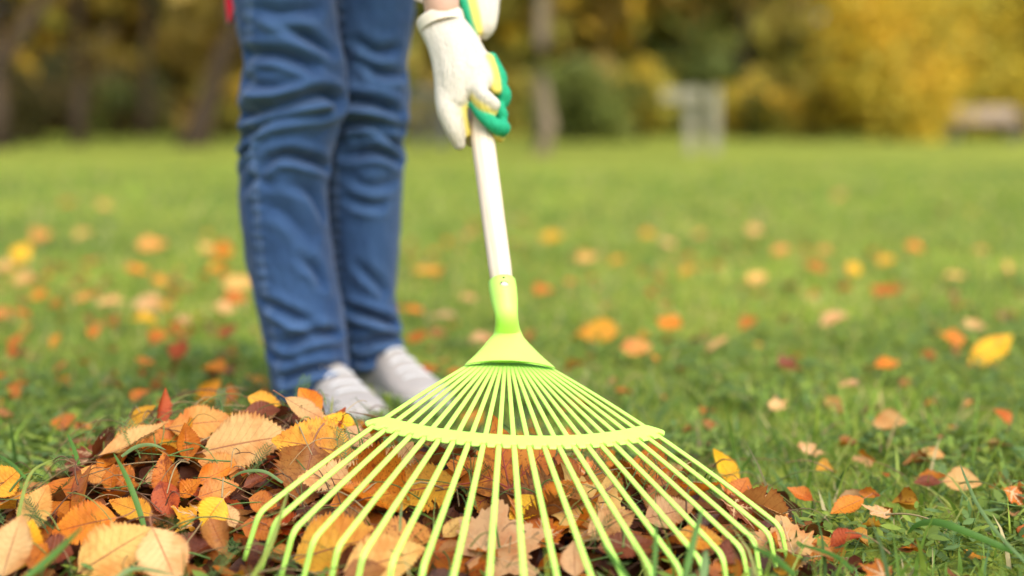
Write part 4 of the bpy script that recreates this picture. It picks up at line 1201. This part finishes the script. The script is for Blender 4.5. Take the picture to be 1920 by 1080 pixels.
    cc = cc + (np.array([0.30, 0.33, 0.36]) - cc) * (0.55 * stitch)[..., None]
    hemline = np.exp(-((ZZ - C[-1, 2] - 0.022) / 0.0012) ** 2) * 0.4
    cc = cc + (np.array([0.16, 0.26, 0.42]) - cc) * hemline[..., None]
    call = np.concatenate([np.tile(base, (12, na, 1)), cc, np.tile(base, (3, na, 1))])
    return Pall.reshape(-1, 3), grid_faces(len(Pall), na, True)[:, ::-1], call.reshape(-1, 3)

LL = [(-60, 434, 622), (0, 438, 628), (60, 447, 635), (120, 463, 648), (150, 459, 649), (175, 452, 650), (195, 452, 650), (215, 460, 644), (240, 460, 632), (300, 452, 618), (360, 450, 612), (420, 453, 618), (500, 465, 628), (560, 478, 640), (640, 497, 652), (700, 508, 657), (732, 515, 657)]
RL = [(-60, 596, 786), (0, 606, 778), (60, 612, 771), (120, 620, 762), (170, 612, 768), (220, 606, 766), (260, 606, 752), (320, 604, 757), (400, 604, 752), (460, 608, 748), (560, 626, 740), (600, 636, 748), (625, 640, 746), (645, 645, 750), (684, 650, 754)]
FL = [([(547, 53), (590, 75), (627, 100)], .007, .010), ([(480, 103), (540, 107), (597, 130)], .009, .010), ([(473, 217), (553, 197), (613, 180), (640, 190)], .016, .011),
      ([(463, 263), (513, 230), (567, 217), (633, 207)], .010, .009), ([(457, 300), (478, 275), (492, 250)], .007, .008), ([(507, 310), (540, 287), (587, 297), (613, 312)], .009, .009),
      ([(547, 632), (600, 613), (636, 618)], .010, .009), ([(505, 556), (550, 574), (596, 596)], .007, .010), ([(545, 694), (600, 680), (645, 684)], .009, .008), ([(580, 478), (600, 500), (612, 524)], .005, .010),
      ([(500, 20), (540, 30), (600, 22)], .006, .012), ([(470, 150), (520, 165), (570, 155)], .005, .008), ([(520, 380), (550, 395), (590, 440)], .004, .014), ([(470, 350), (495, 330), (520, 340)], .004, .009),
      ([(500, 640), (525, 655), (560, 660)], .004, .008), ([(560, 340), (590, 360), (608, 400)], .004, .010)]
FR = [([(640, 187), (700, 193), (750, 214)], .013, .010), ([(648, 235), (700, 227), (752, 242)], .010, .009), ([(708, 238), (730, 255), (752, 278)], .007, .009), ([(660, 288), (713, 283), (748, 301)], .009, .009),
      ([(680, 80), (713, 100), (745, 95)], .006, .010), ([(660, 572), (700, 583), (742, 607)], .013, .009), ([(680, 637), (715, 630), (748, 640)], .008, .008), ([(667, 367), (690, 375), (720, 381)], .006, .010),
      ([(680, 490), (700, 510), (725, 540)], .005, .010), ([(690, 120), (720, 140), (760, 142)], .006, .009), ([(670, 330), (700, 345), (740, 340)], .004, .010), ([(660, 660), (700, 665), (745, 655)], .004, .007)]
sL = [(488, -50), (490, 120), (488, 250), (495, 360), (510, 540), (528, 640), (540, 725)]
sR = [(640, -50), (636, 200), (638, 360), (652, 593), (680, 678)]
v1, f1, c1 = leg(LL, 2.30, 2.31, (-0.36, 2.36, 0.88), FL, sL, 0.20, 5)
v2, f2, c2 = leg(RL, 2.43, 2.42, (-0.21, 2.40, 0.88), FR, sR, 0.22, 9)
# seat of the jeans above the frame
tt = np.linspace(0, 1, 16); pc = np.array([(-0.285, 2.38, 0.80), (-0.285, 2.39, 0.90), (-0.28, 2.38, 1.0)])
P = spline(pc, 16); v3, f3 = tube(P, np.interp(tt, [0, .3, .7, 1], [0.10, 0.185, 0.19, 0.16]), 40, True, np.interp(tt, [0, .3, .7, 1], [0.08, 0.125, 0.13, 0.11]), ref=(0, 1, 0))
V = np.vstack([v1, v2, v3]); Fc = f1.tolist() + (f2 + len(v1)).tolist() + [[i + len(v1) + len(v2) for i in q] for q in f3]
ppart("jeans", mesh("jeans", V, Fc, col=np.vstack([c1, c2, np.tile([0.015, 0.043, 0.115], (len(v3), 1))])), M['denim'])

def shoe(ankle, ground_z, d):
    d = np.array([d[0], d[1], 0]); d /= np.linalg.norm(d); sd_ = np.array([-d[1], d[0], 0])
    heel = np.array([ankle[0], ankle[1], ground_z]) - d * 0.065
    t = np.array([0, .02, .07, .15, .25, .35, .45, .55, .65, .75, .84, .91, .96, .985, 1.0]); Ls = 0.243
    w = np.array([.012, .022, .031, .034, .035, .035, .036, .039, .043, .046, .0455, .041, .032, .022, .006])
    h = np.array([.045, .070, .086, .094, .098, .099, .092, .078, .064, .053, .047, .043, .038, .033, .027])
    rows = []
    na = 40; a = np.linspace(0, math.pi, na)
    for k in range(len(t)):
        ca, sa = np.cos(a), np.sin(a)
        pinch = np.where(t[k] < 0.5, 0.35 * sa ** 3, 0.12 * sa ** 3)
        x = w[k] * np.sign(ca) * np.abs(ca) ** 0.7 * (1 - pinch)
        z = 0.022 + (h[k] - 0.022) * sa ** 0.72
        rows.append(heel + d * t[k] * Ls + sd_ * x[:, None] + np.array([0, 0, 1]) * z[:, None])
    R_ = np.array(rows)
    R2 = np.concatenate([spline(R_[:, j], 46)[:, None] for j in range(na)], 1)
    tq, aq = np.meshgrid(np.linspace(0, 1, 46), a, indexing='ij')
    cre = 0.0012 * np.sin(tq * 70 + 2 * np.cos(aq)) * np.exp(-((tq - 0.66) / 0.09) ** 2) * np.sin(aq)
    R2[..., 2] += cre
    up = ppart("shoe", mesh("shoe", R2.reshape(-1, 3), grid_faces(46, na)), M['shoe'])
    ws = w + 0.0035; outline = np.vstack([np.stack([t * Ls, ws], -1), np.stack([t * Ls, -ws], -1)[::-1]])
    outline[:, 0] += np.where(outline[:, 0] < 0.02, -0.003, 0.002)
    oc = np.vstack([outline, outline[:1]]); ol = spline(oc, 90)[:-1]
    lev = [(-0.004, 0.97), (0.0, 1.0), (0.012, 1.0), (0.020, 0.995), (0.026, 0.985), (0.027, 0.93)]
    V = np.vstack([heel + d * ol[:, :1] * 1.0 + sd_ * (ol[:, 1:] * s_) + np.array([0, 0, z]) for z, s_ in lev])
    nb = len(ol); Fs_ = grid_faces(len(lev), nb, True).tolist() + [list(range(nb))]
    ppart("sole", mesh("sole", V, Fs_), M['sole'])
    bits = []
    for k in range(5):
        tk = 0.42 + 0.065 * k; i = int(tk * 45)
        row = R2[i, int(na * 0.30):int(na * 0.70)]
        P = row + np.array([0, 0, 0.003]); P = P + d * np.linspace(-0.006, 0.006, len(P))[:, None]
        bits.append(tube(P, 0.0017, 6))
    V, Fc = join(bits)
    ppart("shoelace", mesh("shoelace", V, Fc), M['lace'])
shoe((-0.305, 2.315), 0.008, (0.52, -0.86))
shoe((-0.222, 2.435), 0.008, (0.58, -0.82))

# gloves: chains of overlapping balls fused into one skin, then coloured by the nearest chain
WHITE, YEL, GRN = np.array([0.64, 0.575, 0.465]), np.array([0.78, 0.62, 0.12]), np.array([0.015, 0.36, 0.17])
def ball(c, rad, n=12):
    th = np.linspace(0, math.pi, n); ph_ = np.arange(2 * n) * math.pi / n
    V = np.stack([np.outer(np.sin(th), np.cos(ph_)), np.outer(np.sin(th), np.sin(ph_)), np.outer(np.cos(th), np.ones(2 * n))], -1).reshape(-1, 3) * rad + c
    return V, grid_faces(n, 2 * n, True)
def fused(name, chains, mat, voxel, colours=True, smooth_it=4):
    parts, cen, rad, col = [], [], [], []
    for pts, rads, colour in chains:
        pts = np.asarray(pts, float); n = max(2, int(sum(np.linalg.norm(np.diff(pts, axis=0), axis=1)) / 0.004))
        P = spline(pts, n) if len(pts) > 2 else pts[0] + (pts[1] - pts[0]) * np.linspace(0, 1, n)[:, None]
        R_ = np.interp(np.linspace(0, 1, n), np.linspace(0, 1, len(rads)), rads)
        for p, q in zip(P, R_):
            parts.append(ball(p, q)); cen.append(p); rad.append(q); col.append(colour)
    V, Fc = join(parts)
    tmp = link("tmp", mesh("tmp", V, Fc))
    m1 = tmp.modifiers.new("r", 'REMESH'); m1.mode = 'VOXEL'; m1.voxel_size = voxel
    m2 = tmp.modifiers.new("s", 'SMOOTH'); m2.iterations = smooth_it; m2.factor = 0.5
    dg = bpy.context.evaluated_depsgraph_get(); dg.update()
    me = bpy.data.meshes.new_from_object(tmp.evaluated_get(dg)); me.name = name
    bpy.data.objects.remove(tmp)
    if colours:
        co = np.empty(len(me.vertices) * 3); me.vertices.foreach_get("co", co); co = co.reshape(-1, 3)
        cen, rad, col = np.array(cen), np.array(rad), np.array(col)
        D = np.linalg.norm(co[:, None] - cen[None], axis=2) - rad[None]
        w = np.exp(-(D - D.min(1)[:, None]) / 0.0009); w /= w.sum(1)[:, None]
        c = w @ col
        a = me.color_attributes.new("Col", 'FLOAT_COLOR', 'POINT')
        a.data.foreach_set("color", np.hstack([c, np.ones((len(c), 1))]).ravel())
    me.materials.clear(); me.materials.append(mat)
    return me
def A3(*pts): return [at(*p) for p in pts]
g1 = [(A3((818, 54, 1.893), (838, 90, 1.882), (849, 140, 1.870), (848, 185, 1.864)), [.017, .0195, .0190, .0145], WHITE),
      (A3((838, 46, 1.893), (861, 84, 1.882), (880, 130, 1.870), (884, 165, 1.862)), [.017, .0185, .0185, .0140], WHITE),
      (A3((808, 56, 1.895), (826, 49, 1.895), (848, 39, 1.895)), [.0145, .017, .0145], WHITE),
      (A3((808, 58, 1.893), (826, 90, 1.885), (836, 140, 1.875), (836, 190, 1.868)), [.014, .0165, .0165, .0145], WHITE),
      (A3((828, 54, 1.893), (850, 90, 1.88), (862, 140, 1.868), (858, 185, 1.862)), [.0185, .0205, .0195, .014], WHITE),
      (A3((848, 42, 1.893), (872, 75, 1.885), (896, 120, 1.875), (904, 150, 1.866)), [.0155, .0165, .0170, .0145], WHITE),
      (A3((838, 180, 1.868), (840, 208, 1.862), (851, 242, 1.860), (861, 270, 1.866)), [.0155, .0150, .0120, .0085], WHITE),
      (A3((852, 190, 1.866), (858, 215, 1.864), (862, 240, 1.866)), [.0130, .0105, .008], WHITE),
      (A3((868, 185, 1.862), (868, 215, 1.862), (876, 250, 1.868)), [.0070, .0066, .0056], YEL),
      (A3((850, 200, 1.873), (862, 235, 1.880), (884, 262, 1.902)), [.0125, .012, .010], WHITE),
      (A3((900, 150, 1.864), (900, 172, 1.852), (912, 184, 1.846), (926, 196, 1.849)), [.0130, .0105, .0095, .0088], WHITE),
      (A3((896, 182, 1.852), (908, 198, 1.848), (924, 206, 1.852)), [.0088, .0085, .0075], YEL),
      (A3((914, 112, 1.870), (924, 140, 1.868), (929, 168, 1.866)), [.0078, .0076, .0068], YEL),
      (A3((922, 108, 1.880), (933, 136, 1.882), (938, 150, 1.884), (930, 158, 1.90)), [.0075, .0098, .0100, .009], GRN),
      (A3((934, 160, 1.875), (943, 176, 1.880), (941, 190, 1.884), (930, 196, 1.90)), [.0090, .0112, .0105, .009], GRN),
      (A3((888, 196, 1.856), (904, 216, 1.850), (926, 234, 1.852), (942, 240, 1.866), (936, 236, 1.895)), [.0060, .0082, .0096, .0108, .009], GRN),
      (A3((934, 205, 1.872), (940, 216, 1.876), (932, 222, 1.90)), [.0090, .0095, .009], GRN),
      (A3((932, 252, 1.866), (938, 260, 1.876)), [.0068, .0060], YEL)]
g1me = fused("glove", g1, M['glove'], 0.0018, True, 14)
ppart("glove", g1me, None)
g2 = [(A3((912, -150, 2.05), (912, -95, 2.02), (915, -30, 1.985), (914, 40, 1.965), (908, 66, 1.965)), [.020, .021, .018, .0135, .0075], WHITE),
      (A3((885, -120, 2.03), (892, -60, 1.99), (900, 0, 1.965), (904, 45, 1.958)), [.020, .019, .011, .008], WHITE),
      (A3((870, -60, 1.985), (880, -10, 1.962), (890, 30, 1.953), (896, 60, 1.953)), [.013, .0095, .008, .006], YEL),
      (A3((858, -50, 1.975), (866, -10, 1.958), (876, 25, 1.950), (888, 66, 1.950)), [.011, .0080, .0066, .0060], GRN),
      (A3((850, -90, 1.99), (850, -60, 2.01), (862, -50, 2.04)), [.012, .012, .012], GRN),
      (A3((850, -120, 2.01), (850, -95, 2.03), (862, -80, 2.06)), [.012, .012, .012], GRN),
      (A3((905, -150, 2.06), (890, -215, 2.08)), [.025, .026], WHITE)]
ppart("glove", fused("glove", g2, M['glove'], 0.0022, True, 10), None)
# knitted cuff edge
ax_ = at(834, 60, 1.888) - at(822, 18, 1.90); ax_ /= np.linalg.norm(ax_)
c0 = at(825.5, 38, 1.896); la = np.cross(ax_, np.array([0, 1.0, 0])); la /= np.linalg.norm(la); lb = np.cross(ax_, la)
tq = np.linspace(0, 2 * math.pi, 49); cu = c0 + la * (0.0292 * np.cos(tq))[:, None] + lb * (0.0240 * np.sin(tq))[:, None]
rings = [(0.985, 0.012), (1.03, 0.006), (1.05, 0.0), (1.04, -0.004), (0.97, -0.005), (0.93, 0.004)]
V = np.vstack([c0 + (cu[:-1] - c0) * f_ + ax_ * d_ for f_, d_ in rings]); Fc = grid_faces(len(rings), 48, True)
ppart("glove_cuff", mesh("glove_cuff", V, Fc), M['cuff'])

# body under the clothes, one continuous skin
W1, W2 = at(826, 40, 1.895), at(890, -215, 2.08)
SR, SL = np.array([-0.40, 2.12, 1.26]), np.array([-0.04, 2.14, 1.27])
E1, E2 = np.array([-0.235, 1.98, 0.95]), np.array([0.03, 2.20, 0.99])
NK, HDc = np.array([-0.21, 2.02, 1.36]), np.array([-0.18, 1.90, 1.48])
body = [([(-0.28, 2.38, 0.88), (-0.27, 2.33, 1.02), (-0.24, 2.22, 1.18), (-0.22, 2.12, 1.28)], [.13, .12, .135, .11], WHITE),
        ([(-0.22, 2.12, 1.28), NK, HDc], [.07, .055, .06], WHITE), ([HDc + [0, 0.03, 0.03], HDc + [0.0, -0.03, 0.0]], [.095, .085], WHITE),
        ([HDc + [0.02, -0.06, -0.05], HDc + [0.02, -0.07, -0.06]], [.05, .045], WHITE), ([HDc + [0.025, -0.11, -0.01], HDc + [0.025, -0.125, -0.035]], [.012, .014], WHITE),
        ([(-0.22, 2.12, 1.27), SR], [.08, .06], WHITE), ([(-0.22, 2.12, 1.27), SL], [.08, .06], WHITE),
        ([SR, E1], [.055, .042], WHITE), ([E1, W1 + [-0.010, 0.004, 0.06], W1], [.041, .026, .0215], WHITE),
        ([SL, E2], [.055, .042], WHITE), ([E2, W2], [.041, .025], WHITE),
        ([(-0.33, 2.37, 0.86), (-0.345, 2.32, 0.48), (-0.31, 2.31, 0.08)], [.075, .040, .024], WHITE), ([(-0.23, 2.39, 0.86), (-0.232, 2.43, 0.48), (-0.225, 2.43, 0.08)], [.075, .036, .022], WHITE)]
ppart("body", fused("body", body, M['skin'], 0.010, False, 6), None)
hc = [([HDc + [-0.01, 0.05, 0.05], HDc + [-0.02, 0.02, 0.07]], [.10, .09], WHITE), ([HDc + [-0.03, 0.10, 0.0], HDc + [-0.04, 0.16, -0.10], HDc + [-0.04, 0.20, -0.22]], [.07, .05, .02], WHITE)]
ppart("hair", fused("hair", hc, M['hair'], 0.010, False, 4), None)

# red jacket, its hem hanging low at the back
nq, na = 26, 72
ph = np.arange(na) * 2 * math.pi / na
axisP = spline([(-0.276, 2.38, 0.76), (-0.285, 2.38, 0.92), (-0.26, 2.30, 1.06), (-0.23, 2.18, 1.22), (-0.215, 2.09, 1.33)], nq)
rx = np.interp(np.linspace(0, 1, nq), [0, .3, .7, .9, 1], [0.180, 0.19, 0.19, 0.17, 0.07]); ry = np.interp(np.linspace(0, 1, nq), [0, .3, .7, .9, 1], [0.13, 0.15, 0.14, 0.12, 0.07])
V = []
for k in range(nq):
    dphi = np.abs((ph - math.radians(212) + math.pi) % (2 * math.pi) - math.pi)
    tail = np.clip(1 - dphi / 0.62, 0, 1) * max(0, 1 - k / 5.0) * 0.160
    lift_ = (0.06 * (1 - np.clip(dphi / 0.5, 0, 1)) * 0 + 0.10 * np.clip((dphi - 0.4) / 1.2, 0, 1)) * max(0, 1 - k / 6.0)
    wob = 1 + 0.03 * np.sin(7 * ph + k * 0.4)
    V.append(axisP[k] + np.stack([rx[k] * wob * np.cos(ph), ry[k] * wob * np.sin(ph), -tail + lift_], -1))
V = np.array(V)
def sleeve(S, E, W, r0, r1):
    P = spline([S, E, W], 14); return tube(P, np.linspace(r0, r1, 14) * (1 + 0.05 * np.sin(np.arange(14) * 2.1)), 20, False)
outer = (V.reshape(-1, 3), grid_faces(nq, na, True))
inn = axisP[:, None] + (V - axisP[:, None]) * np.array([0.97, 0.97, 1.0])
parts = [outer, (inn.reshape(-1, 3), grid_faces(nq, na, True)[:, ::-1]), sleeve(SR, E1, W1 + (E1 - W1) * 0.45, 0.075, 0.05), sleeve(SL, E2, W2 + (E2 - W2) * 0.4, 0.075, 0.05)]
Vj, Fj = join(parts)
ppart("jacket", mesh("jacket", Vj, Fj), M['jacket'])
hem = spline(np.vstack([V[0][np.arange(na)], V[0][:1]]), 220) * 1.0
Vh, Fh = tube(hem, 0.0016, 6, False)
ppart("hem_trim", mesh("hem_trim", Vh, Fh), M['metal'])
cuffP = spline(A3((800, -70, 1.93), (794, -44, 1.925), (784, -22, 1.92)), 8)
Vc, Fc = tube(cuffP, [0.034, 0.036, 0.037, 0.0375, 0.038, 0.038, 0.0375, 0.036], 28, False)
ppart("sleeve_cuff", mesh("sleeve_cuff", Vc, Fc), M['cuff'])

# ------------------------------------------------------------------ single blades of grass that stand out
def strand(label, pts, s0, s1, wpx, col):
    n = 18; sd_ = np.linspace(s0, s1, len(pts))
    P = spline([at(x, y, q) for (x, y), q in zip(pts, sd_)], n)
    T = np.gradient(P, axis=0); T /= np.linalg.norm(T, axis=1)[:, None]
    view = P - CC; S = np.cross(T, view); S /= np.linalg.norm(S, axis=1)[:, None]
    Nn = np.cross(S, T)
    w = wpx / FPX * s0 / 2 * np.sin(math.pi * (0.22 + 0.78 * np.linspace(0, 1, n))) ** 0.6
    V = np.stack([P - S * w[:, None] + Nn * w[:, None] * 0.35, P, P + S * w[:, None] + Nn * w[:, None] * 0.35], 1).reshape(-1, 3)
    o = link("grass_blade", mesh("grass_blade", V, grid_faces(n, 3), col=np.tile(col, (len(V), 1)) * (0.9 + 0.2 * np.repeat(np.linspace(1, 0, n), 3))[:, None]), M['grass'])
    tag(o, label, "grass blade", "single blades of grass")
GB, YB, PB = (0.10, 0.22, 0.03), (0.26, 0.32, 0.05), (0.20, 0.30, 0.10)
strand("broad green blade standing up through the middle of the heap", [(272, 995), (262, 960), (246, 915), (230, 880), (212, 848)], 1.53, 1.57, 11, GB)
strand("green blade arching over the pale curled leaf", [(228, 856), (255, 838), (285, 834), (312, 844)], 1.62, 1.62, 7, PB)
strand("blurred green blade crossing the big cream leaf at bottom left", [(48, 1084), (95, 1045), (157, 986)], 1.32, 1.34, 14, GB)
strand("yellow green stem arching at the left edge", [(21, 1058), (39, 946), (60, 885), (104, 860)], 1.50, 1.56, 7, YB)
strand("long thin stem leaning in from the right edge", [(1928, 1060), (1871, 1000), (1833, 946), (1812, 900), (1799, 868)], 1.48, 1.60, 7, PB)
strand("broad drooping blade at the right of the lawn", [(1900, 1034), (1806, 995), (1757, 979), (1720, 984), (1700, 1002)], 1.50, 1.56, 14, GB)
strand("blurred tall blade in front of the right tines", [(1283, 1086), (1297, 1027), (1318, 950)], 1.34, 1.38, 14, GB)
strand("blurred short blade next to the tall one in front of the tines", [(1318, 1086), (1322, 1055), (1324, 1030)], 1.33, 1.36, 16, PB)
strand("upright blurred blade left of the tall one in front of the tines", [(1226, 1086), (1229, 1030), (1230, 978)], 1.34, 1.38, 9, GB)
strand("slanting blurred blade crossing the tines near the bottom", [(1180, 1086), (1150, 1048), (1126, 1014)], 1.34, 1.38, 9, GB)
strand("blurred blade leaning across the lowest right hooks", [(1490, 1078), (1450, 1045), (1400, 1020)], 1.36, 1.40, 12, GB)
strand("pale blurred blade crossing the first rake hooks", [(472, 1086), (508, 1020), (543, 912)], 1.36, 1.44, 10, YB)
strand("small upright blade between the middle left tines", [(750, 996), (751, 970), (754, 938)], 1.44, 1.46, 5, PB)
strand("thin green blade curling beside the bright yellow leaf", [(530, 905), (495, 884), (455, 885), (430, 900)], 1.58, 1.60, 6, PB)
strand("green blade rising at the left end of the heap", [(148, 870), (138, 840), (126, 812)], 1.66, 1.70, 8, GB)
strand("dark green blade across the golden leaf at the left edge", [(48, 896), (22, 870), (-5, 852)], 1.50, 1.54, 7, GB)
strand("blurred blade at the bottom beside the cream leaf", [(215, 1086), (255, 1066), (330, 1078)], 1.34, 1.36, 9, PB)
strand("green blade bending low on the right lawn", [(1600, 1070), (1560, 1040), (1490, 1018)], 1.42, 1.46, 9, GB)
